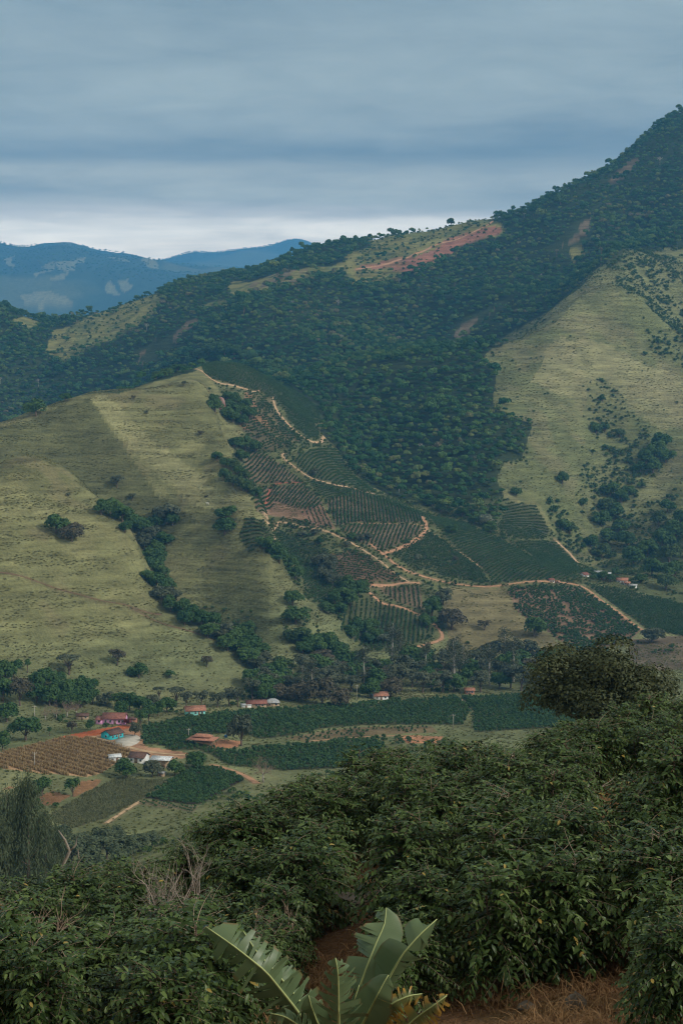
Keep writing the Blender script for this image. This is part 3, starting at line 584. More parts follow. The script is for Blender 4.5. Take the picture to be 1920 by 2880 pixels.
tag(obj('terrain', me), 'valley ground rising into grassy and wooded hills and far blue ranges', kind='structure')
# the slope the camera stands on goes on behind it
bm_ = MB(); gx, gy = np.meshgrid(np.linspace(-600, 600, 41), np.linspace(-600, 1.5, 31)); gz = -1.75 + 0 * gx - .03 * np.minimum(0, gy) * -1 - .0 + fbm(gx + 3000, gy + 3000, 40, 3) * 1.5 * ss(10, 60, np.hypot(gx, gy)) - np.abs(gx) * .08
gz = gz - .06 * gy
ji = np.arange(30)[:, None] * 41 + np.arange(40)[None]
bmesh_back = mesh_np('hillside', np.stack([gx, gy, gz - .3], -1).reshape(-1, 3), [np.stack([ji, ji + 1, ji + 42, ji + 41], -1).reshape(-1, 4)], [plain('hillside_grass', (.13, .12, .06), .95, .3, .3)], smooth=True)
tag(obj('hillside', bmesh_back), 'grassy hillside behind the viewpoint', kind='structure')

# road ribbons
for (nm, wd, pts, cc), P_ in zip(ROADS, RPTS):
    T_ = np.gradient(P_, axis=0); T_ /= np.linalg.norm(T_, axis=1)[:, None] + 1e-9; Nn = np.stack([-T_[:, 1], T_[:, 0]], 1)
    w_ = wd * (1 + .7 * fbm(P_[:, 0], P_[:, 1], 32, 2))
    rows = []
    for k_ in (-.5, -.25, 0, .25, .5):
        q = P_ + Nn * (w_ * k_)[:, None]; zz_ = hgt(q[:, 0], q[:, 1]) + .22 - (.12 if abs(k_) == .25 else 0) * 1.0 - (.12 if abs(k_) == .5 else 0)
        rows.append(np.stack([q[:, 0], q[:, 1], zz_], 1))
    V = np.stack(rows, 1); n_ = len(P_)
    a_ = np.arange(n_ - 1)[:, None] * 5 + np.arange(4)[None]
    key = 'road_' + cc
    if key not in M: M[key] = plain(key, RCOL[cc], .95, .3, .35, .12, .05, 1.2)
    tag(obj(nm, mesh_np(nm, V.reshape(-1, 3), [np.stack([a_, a_ + 1, a_ + 6, a_ + 5], -1).reshape(-1, 4)], [M[key]], smooth=True)), kind='structure')

# ------------------------------------------------------------------ plant meshes
def rot_frames(Nv, rng):
    Nv = Nv / (np.linalg.norm(Nv, axis=1)[:, None] + 1e-9)
    r = rng.normal(size=Nv.shape); A = np.cross(Nv, r); A /= np.linalg.norm(A, axis=1)[:, None] + 1e-9
    return Nv, A, np.cross(Nv, A)
def leaf_quads(Pc, Nv, size, rng, asp=.6, fold=.15):
    """diamond leaves (2 triangles hinged on the long axis)"""
    n = len(Pc); Nv, A, B = rot_frames(Nv, rng); s = size * rng.uniform(.65, 1.35, n)[:, None]
    V = np.stack([Pc - A * s * .5, Pc + B * s * asp * .5 + Nv * s * fold, Pc + A * s * .5, Pc - B * s * asp * .5 + Nv * s * fold], 1).reshape(-1, 3)
    i = np.arange(n)[:, None] * 4
    return V, np.concatenate([i + [[0, 1, 2]], i + [[0, 2, 3]]], 0)
def sphere_dirs(n, rng):
    d = rng.normal(size=(n, 3)); return d / np.linalg.norm(d, axis=1)[:, None]
def lobed_crown(rng, n, rx, rz, zc, nl, lsize, low=-.35, lobe=.45, asp=.6, up=.35):
    """leaves on the skins of many uneven lobes that fill an ellipsoid"""
    d = sphere_dirs(nl, rng); d[:, 2] = np.where(d[:, 2] < low, -d[:, 2] * .5, d[:, 2])
    c = d * (rng.uniform(.35, .75, nl)[:, None]) * np.array([rx, rx, rz]); c[:, 2] += zc
    rad = lobe * rx * rng.uniform(.65, 1.2, nl)
    k = rng.choice(nl, n, p=rad ** 2 / (rad ** 2).sum())
    q = sphere_dirs(n, rng); q[:, 2] = np.where(q[:, 2] < -.4, np.abs(q[:, 2]), q[:, 2])
    P_ = c[k] + q * (rad[k] * rng.uniform(.72, 1.06, n))[:, None] * np.array([1, 1, min(1., rz / rx + .15)])
    Nv = q * 1.0 + rng.normal(size=(n, 3)) * .3 + np.array([0, 0, up])
    return leaf_quads(P_, Nv, lsize, rng, asp), c
def trunk_limbs(rng, c, h0, r0, lean=.15, nlimb=6, zsplit=.5):
    mb = MB(); top = c.mean(0); top[2] = c[:, 2].max() * .8
    s = np.linspace(0, 1, 7)[:, None]; bend = rng.normal(size=3) * lean * np.array([1, 1, 0])
    base = np.array([0, 0, -.6]); P_ = base + (top - base) * s + bend * np.sin(s * PI)
    mb.tube(P_, r0 * (1.25 - s[:, 0] * .95), 6)
    for i in rng.choice(len(c), min(nlimb, len(c)), replace=False):
        f = rng.uniform(.3, .65); st = base + (top - base) * f + bend * math.sin(f * PI)
        md = (st + c[i]) / 2 + np.array([0, 0, .08 * top[2]])
        mb.tube(np.array([st, md, c[i]]), np.array([.5, .3, .12]) * r0, 5)
    return mb
def tri_mesh(name, V, T, mat): return mesh_np(name, V, [T], [mat])

# prototypes used only as sources for scattered cover
def proto_collection(name, meshes):
    c = bpy.data.collections.new(name)
    for i, me in enumerate(meshes):
        o = bpy.data.objects.new('%s_%02d' % (name, i), me); c.objects.link(o)
    return c
def scatter(name, P_, scale, coll, nvar, seed, tilt=0.0, p=None, **k):
    me = bpy.data.meshes.new(name); rng = np.random.default_rng(seed); n = len(P_)
    me.vertices.add(n); me.vertices.foreach_set('co', np.asarray(P_, np.float32).ravel())
    a = me.attributes.new('scl', 'FLOAT_VECTOR', 'POINT')
    sc_ = np.asarray(scale, float); sc_ = sc_[:, None] * np.ones((1, 3)) if sc_.ndim == 1 else sc_
    a.data.foreach_set('vector', sc_.astype(np.float32).ravel())
    a = me.attributes.new('rot', 'FLOAT_VECTOR', 'POINT')
    rr = np.stack([rng.normal(size=n) * tilt, rng.normal(size=n) * tilt, rng.uniform(0, 2 * PI, n)], 1); a.data.foreach_set('vector', rr.astype(np.float32).ravel())
    a = me.attributes.new('var', 'INT', 'POINT'); a.data.foreach_set('value', (rng.integers(0, nvar, n) if p is None else rng.choice(nvar, n, p=p)).astype(np.int32))
    ng = bpy.data.node_groups.new(name, 'GeometryNodeTree')
    ng.interface.new_socket('Geometry', in_out='INPUT', socket_type='NodeSocketGeometry'); ng.interface.new_socket('Geometry', in_out='OUTPUT', socket_type='NodeSocketGeometry')
    gi = ng.nodes.new('NodeGroupInput'); go = ng.nodes.new('NodeGroupOutput'); ip = ng.nodes.new('GeometryNodeInstanceOnPoints'); ci = ng.nodes.new('GeometryNodeCollectionInfo')
    ci.inputs['Collection'].default_value = coll; ci.inputs['Separate Children'].default_value = True; ci.inputs['Reset Children'].default_value = True
    def at(nm, ty):
        n_ = ng.nodes.new('GeometryNodeInputNamedAttribute'); n_.data_type = ty; n_.inputs['Name'].default_value = nm
        return next(o for o in n_.outputs if o.enabled and o.name == 'Attribute')
    L = ng.links
    L.new(gi.outputs[0], ip.inputs['Points']); L.new(ci.outputs[0], ip.inputs['Instance']); ip.inputs['Pick Instance'].default_value = True
    L.new(at('var', 'INT'), ip.inputs['Instance Index']); L.new(at('rot', 'FLOAT_VECTOR'), ip.inputs['Rotation']); L.new(at('scl', 'FLOAT_VECTOR'), ip.inputs['Scale'])
    L.new(ip.outputs[0], go.inputs[0])
    o = obj(name, me); md = o.modifiers.new('cover', 'NODES'); md.node_group = ng
    return tag(o, kind='stuff', **k)

rg = np.random.default_rng(11)
# forest trees: crown radius ~3.6, height ~9
fm_ = []
for i in range(7):
    (V, T), c = lobed_crown(rg, 620, 3.3 * rg.uniform(.85, 1.15), 2.7 * rg.uniform(.8, 1.25), 5.6, 10, 1.0, asp=.8, lobe=.45)
    fm_.append(tri_mesh('forest_tree', V, T, M['forest']))
for i in range(2):      # emergent trees on bare pale trunks
    (V, T), c = lobed_crown(rg, 420, 3.2, 1.7, 8.2, 9, .95, asp=.75, lobe=.38); mb = trunk_limbs(rg, c, 4, .22, nlimb=6); tv = np.concatenate(mb.V); fq = np.concatenate(mb.Fq) + len(V); ft = np.concatenate(mb.Ft) + len(V)
    fm_.append(mesh_np('forest_tree', np.concatenate([V, tv]), [T, ft, fq], [M['forest'], M['bark']], np.concatenate([np.zeros(len(T)), np.ones(len(ft) + len(fq))])))
mb = MB(); mb.tube([[0, 0, -1], [.1, 0, 4], [0, .1, 7.5]], [.25, .2, .14], 5)
def dead_branch(p, d, L, r, lev):
    q = np.array(p) + np.array(d) * L; mb.tube([p, (np.array(p) + q) / 2 + rg.normal(size=3) * .1, q], [r, r * .8, r * .5], 4, cap=False)
    if lev:
        for _ in range(3):
            nd = np.array(d) + rg.normal(size=3) * .55; dead_branch(q, nd / np.linalg.norm(nd), L * .7, r * .6, lev - 1)
for a_ in range(5): dead_branch([0, 0, 6.5], np.array([math.cos(a_ * 1.26) * .6, math.sin(a_ * 1.26) * .6, .7]), 1.9, .11, 3)
fm_.append(mb.mesh('dead_forest_tree', [M['bark_pale']]))
FOREST = proto_collection('forest_source', fm_); FOREST_P = [.988 / 7] * 7 + [.005, .005, .002]
cm_ = []
for i in range(5):
    (V, T), c = lobed_crown(rg, 130, .72, .85, .85, 6, .42, low=-.8, asp=.75, lobe=.55)
    cm_.append(tri_mesh('coffee_plant', V, T, M['coffee_mid']))
COFFEE = proto_collection('coffee_source', cm_)
sm_ = []
for i in range(4):
    (V, T), c = lobed_crown(rg, 120, 1.0, .8, .6, 6, .5, low=-.5, asp=.7, lobe=.5)
    sm_.append(tri_mesh('shrub', V, T, M['shrub']))
SHRUB = proto_collection('shrub_source', sm_)
def blades(rng, n, spread, h, w, mat, name, lean=.6):
    b = rng.normal(size=(n, 2)) * spread; an = rng.uniform(0, 2 * PI, n); d = np.stack([np.cos(an), np.sin(an)], 1)
    hh = h * rng.uniform(.5, 1.2, n); ln = lean * rng.uniform(.2, 1.2, n)[:, None] * hh[:, None]
    P0 = np.concatenate([b, np.zeros((n, 1)) - .03], 1); side_ = np.concatenate([np.stack([-d[:, 1], d[:, 0]], 1) * w / 2, np.zeros((n, 1))], 1)
    P1 = np.concatenate([b + d * ln * .5, (hh * .65)[:, None]], 1); P2 = np.concatenate([b + d * ln * 1.3, hh[:, None]], 1)
    V = np.stack([P0 - side_, P0 + side_, P1 + side_ * .8, P1 - side_ * .8, P2], 1).reshape(-1, 3); i = np.arange(n)[:, None] * 5
    return mesh_np(name, V, [i + [[0, 1, 2, 3]], i + [[3, 2, 4]]], [mat])
TUSS = proto_collection('tussock_source', [blades(rg, 22, .28, .5, .22, M['tussock'], 'tussock') for _ in range(4)])
TUSSG = proto_collection('green_tussock_source', [blades(rg, 22, .28, .5, .22, M['tussock_green'], 'green_tussock') for _ in range(4)])
TUSSD = proto_collection('grazed_shade_tussock_source', [blades(rg, 22, .28, .5, .22, M['tussock_dark'], 'grazed_shade_tussock') for _ in range(4)])
DRYC = proto_collection('dry_crop_source', [blades(rg, 40, .35, 1.0, .16, M['dry_crop'], 'dry_crop', .35) for _ in range(4)])
GREYC = proto_collection('grey_crop_source', [blades(rg, 26, .3, 1.0, .16, M['grey_crop'], 'grey_crop', .5) for _ in range(4)])
STRAW = proto_collection('straw_source', [blades(rg, 40, .18, .07, .009, M['straw'], 'straw', 2.6) for _ in range(5)])

def jgrid(x0, x1, y0, y1, sp_, rng):
    gx, gy = np.meshgrid(np.arange(x0, x1, sp_), np.arange(y0, y1, sp_)); gx = gx.ravel() + rng.uniform(-.5, .5, gx.size) * sp_; gy = gy.ravel() + rng.uniform(-.5, .5, gy.size) * sp_
    return gx, gy
def in_frame(x, y, margin=.035):
    return np.abs(x / y) < .229 + margin
def pix(x, y, lift=0.0):
    z = hgt(x, y); return uv(x / y, (z + lift) / y)
def near_road(x, y, pad):
    r = np.zeros(len(x), bool)
    for (nm, wd, pts, cc), P_ in zip(ROADS, RPTS):
        if cc == 'd': continue
        m_ = np.nonzero((x > P_[:, 0].min() - 9) & (x < P_[:, 0].max() + 9) & (y > P_[:, 1].min() - 9) & (y < P_[:, 1].max() + 9))[0]
        if len(m_) == 0: continue
        d2 = ((x[m_, None] - P_[None, ::2, 0]) ** 2 + (y[m_, None] - P_[None, ::2, 1]) ** 2).min(1)
        r[m_] |= d2 < (wd / 2 + pad) ** 2
    return r
def any_poly(u, v, polys):
    r = np.zeros(len(u), bool)
    for p in polys: r |= inpoly(u, v, p)
    return r

# --- forest on the ridge, the valley wood and the knoll
rg = np.random.default_rng(21)
x, y = jgrid(-720, 720, 1150, 2560, 6.2, rg)
k = in_frame(x, y); x, y = x[k], y[k]; k = hid(x, y) < 14 / y + .004; x, y = x[k], y[k]; u, v = pix(x, y)
ju, jv = jit(x, y, u, v)
f_mask = ((y > 1380) | inpoly(ju, jv, VALLEY_FOREST) | inpoly(ju, jv, KNOLL_TREES)) & ~inpoly(ju, jv, RIGHT_PASTURE)
thin = any_poly(ju, jv, [RIDGE_PASTURE, LEFT_PASTURE2, CLEARING] + SCARS + OPEN_PATCHES)
f_mask &= ~thin | ((fbm(x, y, 30, 2) > .28) & (rg.random(len(x)) < .5))
f_mask &= ~any_poly(u, v, [P_['p'] for P_ in PLOTS] + [RED_EARTH]) | (y > 1500) & ~inpoly(u, v, RED_EARTH)
f_mask &= ~near_road(x, y, 4.0)
f_mask &= ~inpoly(u, v, [(960,1042),(1080,1028),(1210,1030),(1200,1040),(1080,1040),(980,1052)])
x, y, u, v = x[f_mask], y[f_mask], u[f_mask], v[f_mask]
sc = rg.uniform(.55, 1.1, len(x)) * np.where(y > 2150, .85, 1) * (1 + .25 * fbm(x, y, 70, 2)); sc[(y < 1380) & (v < 1125) & (u < 560)] *= .6; sc *= np.exp(rg.normal(size=len(x)) * .22); sc[rg.random(len(x)) < .04] *= 1.5
lump = np.stack([sc, sc, sc * rg.uniform(.8, 1.25, len(x))], 1)
print('forest trees', len(x))
scatter('forest', np.stack([x, y, hgt(x, y) - .5], 1), lump, FOREST, 10, 1, .06, p=FOREST_P, label='dense dark green forest covering the ridge and the valley below it')
# far woods on the blue ranges
x, y = jgrid(-4200, 900, 9500, 17000, 52, rg); k = in_frame(x, y, .01); x, y = x[k], y[k]; k = hid(x, y) < .004; x, y = x[k], y[k]; u, v = pix(x, y)
k = (fbm(x, y, 900, 4) < .1) & (u < 960); x, y = x[k], y[k]
print('far wood', len(x))
scatter('far_wood', np.stack([x, y, hgt(x, y) - 2], 1), rg.uniform(1.4, 2.8, len(x)), FOREST, 7, 2, label='hazy blue woods on the far mountain ranges')

# --- coffee plots
def rows_in(poly, d, rs, ps, rng, jit=.12, dens=1.0, ymin=420):
    p = np.array(poly, float); cu, cv = p.mean(0)
    W_ = np.array([hit(a, b, ymin) for a, b in p]); a = hit(cu, cv, ymin); b = hit(cu + d[0] * 12, cv + d[1] * 12, ymin)
    dr = (b - a)[:2]; dr /= np.linalg.norm(dr); pr = np.array([-dr[1], dr[0]])
    ctr = W_[:, :2].mean(0); ext = np.abs(W_[:, :2] - ctr).max() * 1.5 + 10
    s_, r_ = np.meshgrid(np.arange(-ext, ext, ps), np.arange(-ext, ext, rs)); s_ = s_.ravel() + rng.uniform(-.5, .5, s_.size) * ps * .5; r_ = r_.ravel() + rng.normal(size=r_.size) * jit
    x = ctr[0] + dr[0] * s_ + pr[0] * r_; y = ctr[1] + dr[1] * s_ + pr[1] * r_
    k = (y > 300) & (y < W_[:, 1].max() + 40) & (y > W_[:, 1].min() - 40); x, y = x[k], y[k]; u, v = pix(x, y)
    k = inpoly(u, v, poly) & (hid(x, y) < 2.5 / y) & (rng.random(len(x)) < dens) & ~near_road(x, y, .3)
    if dens < .96: k &= (fbm(x, y, 6, 2) > -.3)
    return x[k], y[k], (math.atan2(dr[1], dr[0]))
tot = 0
for i, P_ in enumerate(PLOTS):
    x, y, an = rows_in(P_['p'], P_['d'], P_['rs'], P_['ps'], rg, dens=P_.get('dens', .97))
    tot += len(x)
    if len(x) == 0: print('EMPTY PLOT', i); continue
    s_ = P_['s'] * rg.uniform(.75, 1.2, len(x)) * (1 + .2 * fbm(x, y, 20, 2))
    scatter('coffee_rows', np.stack([x, y, hgt(x, y) - .1], 1), np.stack([s_, s_, s_ * rg.uniform(.85, 1.15, len(x))], 1), COFFEE, 5, 100 + i, .08, label=P_['label'])
print('coffee plants', tot)
x, y, an = rows_in(BROWN_FIELD, (1, .30), 4.6, .42, rg, .18)
print('brown', len(x))
scatter('dry_vine_rows', np.stack([x, y, hgt(x, y)], 1), rg.uniform(1.0, 1.5, len(x)), DRYC, 4, 201, .1, label='dry brown vine rows on orange soil at the left edge')
x, y, an = rows_in(GREY_CROP, (1, -.25), 1.3, .8, rg, .25)
scatter('crop_rows', np.stack([x, y, hgt(x, y)], 1), rg.uniform(.6, 1.0, len(x)), GREYC, 4, 202, .1, label='grey green low crop in the slanting plot below the barns')
x, y, an = rows_in(YOUNG_PLOT, (.75, .28), 2.4, 1.7, rg, .08)
scatter('young_coffee_rows', np.stack([x, y, hgt(x, y)], 1), rg.uniform(.45, .65, len(x)), COFFEE, 5, 203, .05, label='small young coffee plants on the near edge of the dark plot')

# --- scrub between the plots
x, y = jgrid(-120, 330, 900, 1400, 2.6, rg); k = in_frame(x, y); x, y = x[k], y[k]; k = hid(x, y) < 3 / y; x, y = x[k], y[k]; u, v = pix(x, y)
k = (inpoly(u, v, PLANT_ZONE) | (inpoly(u, v, HAMLET) & (fbm(x, y, 20, 2) > -.1))) & ~any_poly(u, v, [P_['p'] for P_ in PLOTS] + [[(775,1412),(830,1430),(885,1432),(900,1470),(830,1462),(740,1452)]]) & ~near_road(x, y, .35) & (rg.random(len(x)) < .62)
s_ = rg.uniform(.45, 1.5, len(x)) * (1 + .5 * fbm(x, y, 18, 2)); scatter('plantation_scrub', np.stack([x, y, hgt(x, y)], 1)[k], s_[k], SHRUB, 4, 308, label='green scrub filling the gaps between the sloping coffee plots')
# --- grass tussocks and pasture shrubs
x, y = jgrid(-300, 300, 640, 1200, 1.75, rg); k = in_frame(x, y); x, y = x[k], y[k]; k = hid(x, y) < 2 / y; x, y = x[k], y[k]; u, v = pix(x, y)
k = ~any_poly(u, v, [P_['p'] for P_ in PLOTS] + [BARE_YARD, BROWN_FIELD, GREY_CROP, SMALL_PLOT, RED_BANK]) & ~near_road(x, y, 1.0) & (y > 640) & ((hgt(x, y) > -132) | (rg.random(len(x)) < .3))
x, y = x[k], y[k]; k = (fbm(x, y, 9, 2) > -.3) & (vnoise(x * .035 + .012 * y, hgt(x, y) * .42) + .3 * fbm(x, y, 5, 1) > -.06); x, y = x[k], y[k]
print('tussocks', len(x))
s_ = rg.uniform(.5, 1.25, len(x)); u, v = pix(x, y); df = inpoly(u, v, GRAZED_SHADE) & (y > 940 - .12 * np.clip(u, 0, 500)); q = np.stack([x, y, hgt(x, y)], 1); q3 = np.stack([s_ * 1.3, s_ * 1.3, s_ * .8], 1)
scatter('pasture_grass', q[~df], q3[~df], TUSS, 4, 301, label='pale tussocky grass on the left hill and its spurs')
scatter('pasture_grass', q[df], q3[df], TUSSD, 4, 311, label='grazed grass with painted-in shade on the hill face left of the fence line')
x, y = jgrid(50, 560, 1150, 1950, 3.2, rg); k = in_frame(x, y); x, y = x[k], y[k]; k = hid(x, y) < 2 / y; x, y = x[k], y[k]; u, v = pix(x, y)
u, v = jit(x, y, u, v); k = inpoly(u, v, RIGHT_PASTURE) & (fbm(x, y, 14, 2) > -.3); x, y, u, v = x[k], y[k], u[k], v[k]
gmask = any_poly(u + rg.normal(size=len(u)) * 22, v + rg.normal(size=len(u)) * 22, green_r) | (rg.random(len(u)) < .3 + .5 * fbm(x, y, 60, 2))
s_ = rg.uniform(.7, 1.5, len(x))
scatter('pasture_grass', np.stack([x, y, hgt(x, y)], 1)[~gmask], np.stack([s_ * 1.5, s_ * 1.5, s_ * .8], 1)[~gmask], TUSS, 4, 302, label='pale dry grass on the steep right hill')
scatter('pasture_grass', np.stack([x, y, hgt(x, y)], 1)[gmask], np.stack([s_ * 1.5, s_ * 1.5, s_ * .8], 1)[gmask], TUSSG, 4, 303, label='greener grass in the folds of the right hill')
edge = ~inpoly(u - 16, v - 8, RIGHT_PASTURE) | ~inpoly(u + 10, v + 14, RIGHT_PASTURE)
gmask = any_poly(u, v, green_r); k = (gmask & (fbm(x, y, 45, 3) > -.05) & (rg.random(len(x)) < .5)) | (rg.random(len(x)) < .012) | (edge & (rg.random(len(x)) < .35)) | ((fbm(x + 90, y, 60, 3) > .25) & (rg.random(len(x)) < .12)) | (rg.random(len(x)) < .012)
s_ = rg.uniform(.7, 2.6, len(x)) * (1 + .6 * fbm(x, y, 30, 2)); s_ = np.where(gmask, s_, s_ * .6)
scatter('hill_scrub', np.stack([x, y, hgt(x, y)], 1)[k], s_[k], SHRUB, 4, 304, label='green scrub scattered over the right hill and its gullies')
x, y = jgrid(-420, 420, 1900, 2420, 7, rg); k = in_frame(x, y); x, y = x[k], y[k]; k = hid(x, y) < 3 / y; x, y = x[k], y[k]; u, v = pix(x, y)
k = any_poly(u, v, [RIDGE_PASTURE, CLEARING, LEFT_PASTURE2]) & (rg.random(len(x)) < .35); scatter('ridge_scrub', np.stack([x, y, hgt(x, y)], 1)[k], rg.uniform(.8, 2.6, k.sum()), SHRUB, 4, 305, label='low scrub on the open grassy patches of the ridge')
x, y = jgrid(-160, 240, 425, 960, 2.6, rg); k = in_frame(x, y); x, y = x[k], y[k]; k = hid(x, y) < 3 / y; x, y = x[k], y[k]; u, v = pix(x, y)
k = ~any_poly(u, v, [P_['p'] for P_ in PLOTS] + [BARE_YARD, BROWN_FIELD, GREY_CROP, SMALL_PLOT, YOUNG_PLOT, RED_BANK, SHED_YARD]) & ~near_road(x, y, 1.2) & (hgt(x, y) < -125)
x, y, u, v = x[k], y[k], u[k], v[k]
kv = (fbm(x, y, 12, 3) + rg.normal(size=len(x)) * .15) > .0
scatter('valley_grass', np.stack([x, y, hgt(x, y)], 1)[kv], rg.uniform(.4, 1.2, kv.sum()), TUSSG, 4, 306, label='green rough grass on the valley floor')
k = (fbm(x, y, 26, 2) > .3) & (rg.random(len(x)) < .4); scatter('valley_scrub', np.stack([x, y, hgt(x, y)], 1)[k], rg.uniform(.5, 1.5, k.sum()), SHRUB, 4, 307, label='low dark scrub among the valley trees and fields')

# ------------------------------------------------------------------ haze
HAZE_DENS = 9.0e-5
hz = MB(); XH = float(np.abs(Xg).max()) + 5; hz.box(-XH, XH, -605, float(YY[-1]) + 5, min(float(Zg.min()), float(gz.min())) - 1.3, max(float(Zg.max()), float(gz.max())) + 45)
hm_ = bpy.data.materials.new('haze'); hm_.use_nodes = True; hn, hl = hm_.node_tree.nodes, hm_.node_tree.links; hn.clear()
ho = hn.new('ShaderNodeOutputMaterial'); pv = hn.new('ShaderNodeVolumePrincipled')
pv.inputs['Color'].default_value = (.14, .49, 1.0, 1); pv.inputs['Density'].default_value = HAZE_DENS; pv.inputs['Anisotropy'].default_value = .0
hl.new(pv.outputs[0], ho.inputs['Volume'])
tag(hz.build('haze', hm_), 'thin blue haze filling the valley air', kind='stuff')

# ------------------------------------------------------------------ single trees
rg = np.random.default_rng(31)
SHAPES = {}
def shape(name, n, builder):
    L = []
    for _ in range(n): L.append(builder())
    SHAPES[name] = L
# every shape is normalised: crown width 1, total height 1 (base at z=0)
def norm(V, mb, w, h):
    s = np.array([1 / w, 1 / w, 1 / h]); mb.V = [v * s for v in mb.V]; return V * s, mb
def b_round():
    (V, T), c = lobed_crown(rg, 1700, 4.0, 3.0, 3.3, 18, .72, low=-.7, lobe=.40, asp=.7); mb = trunk_limbs(rg, c, 3, .28)
    V, mb = norm(V, mb, 8.6, 7.0); return V, T, mb.mesh('trunk', [M['bark']])
def b_loose():
    (V, T), c = lobed_crown(rg, 1000, 4.0, 3.2, 4.4, 15, .7, low=-.6, lobe=.32, asp=.65); mb = trunk_limbs(rg, c, 4, .26, nlimb=9)
    V, mb = norm(V, mb, 8.8, 8.2); return V, T, mb.mesh('trunk', [M['bark']])
def b_tall():
    V = []; Ts = []; nn = 0; mb = MB(); mb.tube([[0, 0, -.5], [.2, .1, 6], [.1, -.1, 12], [0, 0, 17.5]], [.32, .24, .15, .04], 6)
    for i in range(16):
        z = rg.uniform(5.5, 17); r_ = (1 - abs(z - 11) / 12) * 2.3; an = rg.uniform(0, 2 * PI); c = np.array([math.cos(an) * r_ * .8, math.sin(an) * r_ * .8, z])
        mb.tube([[0, 0, z - 1.5], list(c)], [.09, .03], 4)
        q = sphere_dirs(70, rg); P_ = c + q * np.array([1.35, 1.35, 1.5]) * rg.uniform(.5, 1.1, 70)[:, None]
        v, t = leaf_quads(P_, q * .5 + rg.normal(size=(70, 3)), .62, rg, .45); V.append(v); Ts.append(t + nn); nn += len(v)
    V, mb = norm(np.concatenate(V), mb, 6.6, 18.8); return V, np.concatenate(Ts), mb.mesh('trunk', [M['bark_pale']])
def b_umbrella():
    (V, T), c = lobed_crown(rg, 1100, 4.3, 1.5, 6.6, 14, .62, lobe=.28, asp=.65); c[:, 2] = np.maximum(c[:, 2], 5.5); mb = trunk_limbs(rg, c, 4, .3, nlimb=12)
    V, mb = norm(V, mb, 9.4, 8.8); return V, T, mb.mesh('trunk', [M['bark']])
def b_column():
    (V, T), c = lobed_crown(rg, 900, 1.2, 4.6, 5.0, 16, .5, lobe=.7, asp=.6); mb = trunk_limbs(rg, c, 3, .2, nlimb=3)
    V, mb = norm(V, mb, 3.8, 10.4); return V, T, mb.mesh('trunk', [M['bark']])
def bare_branches(mb, rng, p, d, L, r, lev):
    n = 4; P_ = [p]; q = p.copy(); dd = d.copy()
    for i in range(n):
        dd = dd + rng.normal(size=3) * .16 + np.array([0, 0, .05]); dd /= np.linalg.norm(dd); q = q + dd * L / n; P_.append(q.copy())
    mb.tube(np.array(P_), np.linspace(r, r * .45, n + 1), 4 if lev < 3 else 5, cap=False)
    if lev > 0:
        for i in range(3 if lev > 1 else 4):
            k = rng.integers(1, n + 1); nd = dd + rng.normal(size=3) * .62; nd[2] += .12; nd /= np.linalg.norm(nd); bare_branches(mb, rng, P_[k], nd, L * rng.uniform(.55, .78), r * .5, lev - 1)
def b_bare():
    mb = MB(); mb.tube([[0, 0, -.4], [.05, 0, 1.5], [0, .05, 2.6]], [.28, .2, .17], 6)
    tw = MB()
    for i in range(7):
        an = i * .9; d = np.array([math.cos(an) * .75, math.sin(an) * .75, .75]); bare_branches(tw, rg, np.array([0, 0, 2.2]), d / np.linalg.norm(d), 2.7, .1, 4)
    A = np.concatenate(tw.V); w = np.abs(A[:, :2]).max() * 2; h = A[:, 2].max(); s_ = np.array([1 / w, 1 / w, 1 / h])
    mb.V = [v * s_ for v in mb.V]; tw.V = [v * s_ for v in tw.V]
    return tw, None, mb.mesh('trunk', [M['bark_pale']])
def b_feather():
    mb = MB(); mb.tube([[0, 0, -1], [.2, 0, 8], [0, .2, 16], [0, 0, 22]], [.4, .3, .18, .04], 6); V = []; Ts = []; nn = 0
    for i in range(34):
        z = rg.uniform(4.5, 21.5); r_ = 3.9 * (1 - (z / 24) ** 1.6) + .5; an = rg.uniform(0, 2 * PI); rr = r_ * rg.uniform(.5, 1); c = np.array([math.cos(an) * rr, math.sin(an) * rr, z])
        mb.tube([[0, 0, z - 2], list(c)], [.1, .03], 4)
        n_ = 150; P_ = c + rg.normal(size=(n_, 3)) * np.array([.85, .85, 1.0]); Nv = rg.normal(size=(n_, 3)); Nv[:, 2] *= .3
        Nv, A, B = rot_frames(Nv, rg); dn = np.array([[0, 0, -1.]]) + rg.normal(size=(n_, 3)) * .45; dn /= np.linalg.norm(dn, axis=1)[:, None]; s_ = rg.uniform(.5, 1.1, n_)[:, None]; W_ = np.cross(dn, Nv) * .09
        v = np.stack([P_ - W_, P_ + W_, P_ + dn * s_ + W_ * .3, P_ + dn * s_ - W_ * .3], 1).reshape(-1, 3); i4 = np.arange(n_)[:, None] * 4
        V.append(v); Ts.append(np.concatenate([i4 + [[0, 1, 2]], i4 + [[0, 2, 3]]]) + nn); nn += len(v)
    V, mb = norm(np.concatenate(V), mb, 9.0, 22.5); return V, np.concatenate(Ts), mb.mesh('trunk', [M['bark']])
for nm, n_, b_ in (('round', 5, b_round), ('loose', 3, b_loose), ('tall', 3, b_tall), ('umbrella', 2, b_umbrella), ('column', 1, b_column), ('bare', 2, b_bare), ('feather', 3, b_feather)): shape(nm, n_, b_)
_cm = {}
def crown_mesh(sh, i, mat):
    key = (sh, i, mat)
    if key not in _cm:
        V, T, tm = SHAPES[sh][i]
        _cm[key] = V.mesh('twigs', [M[mat]]) if T is None else tri_mesh('crown', V, T, M[mat])
    return _cm[key]
NTREE = [0]
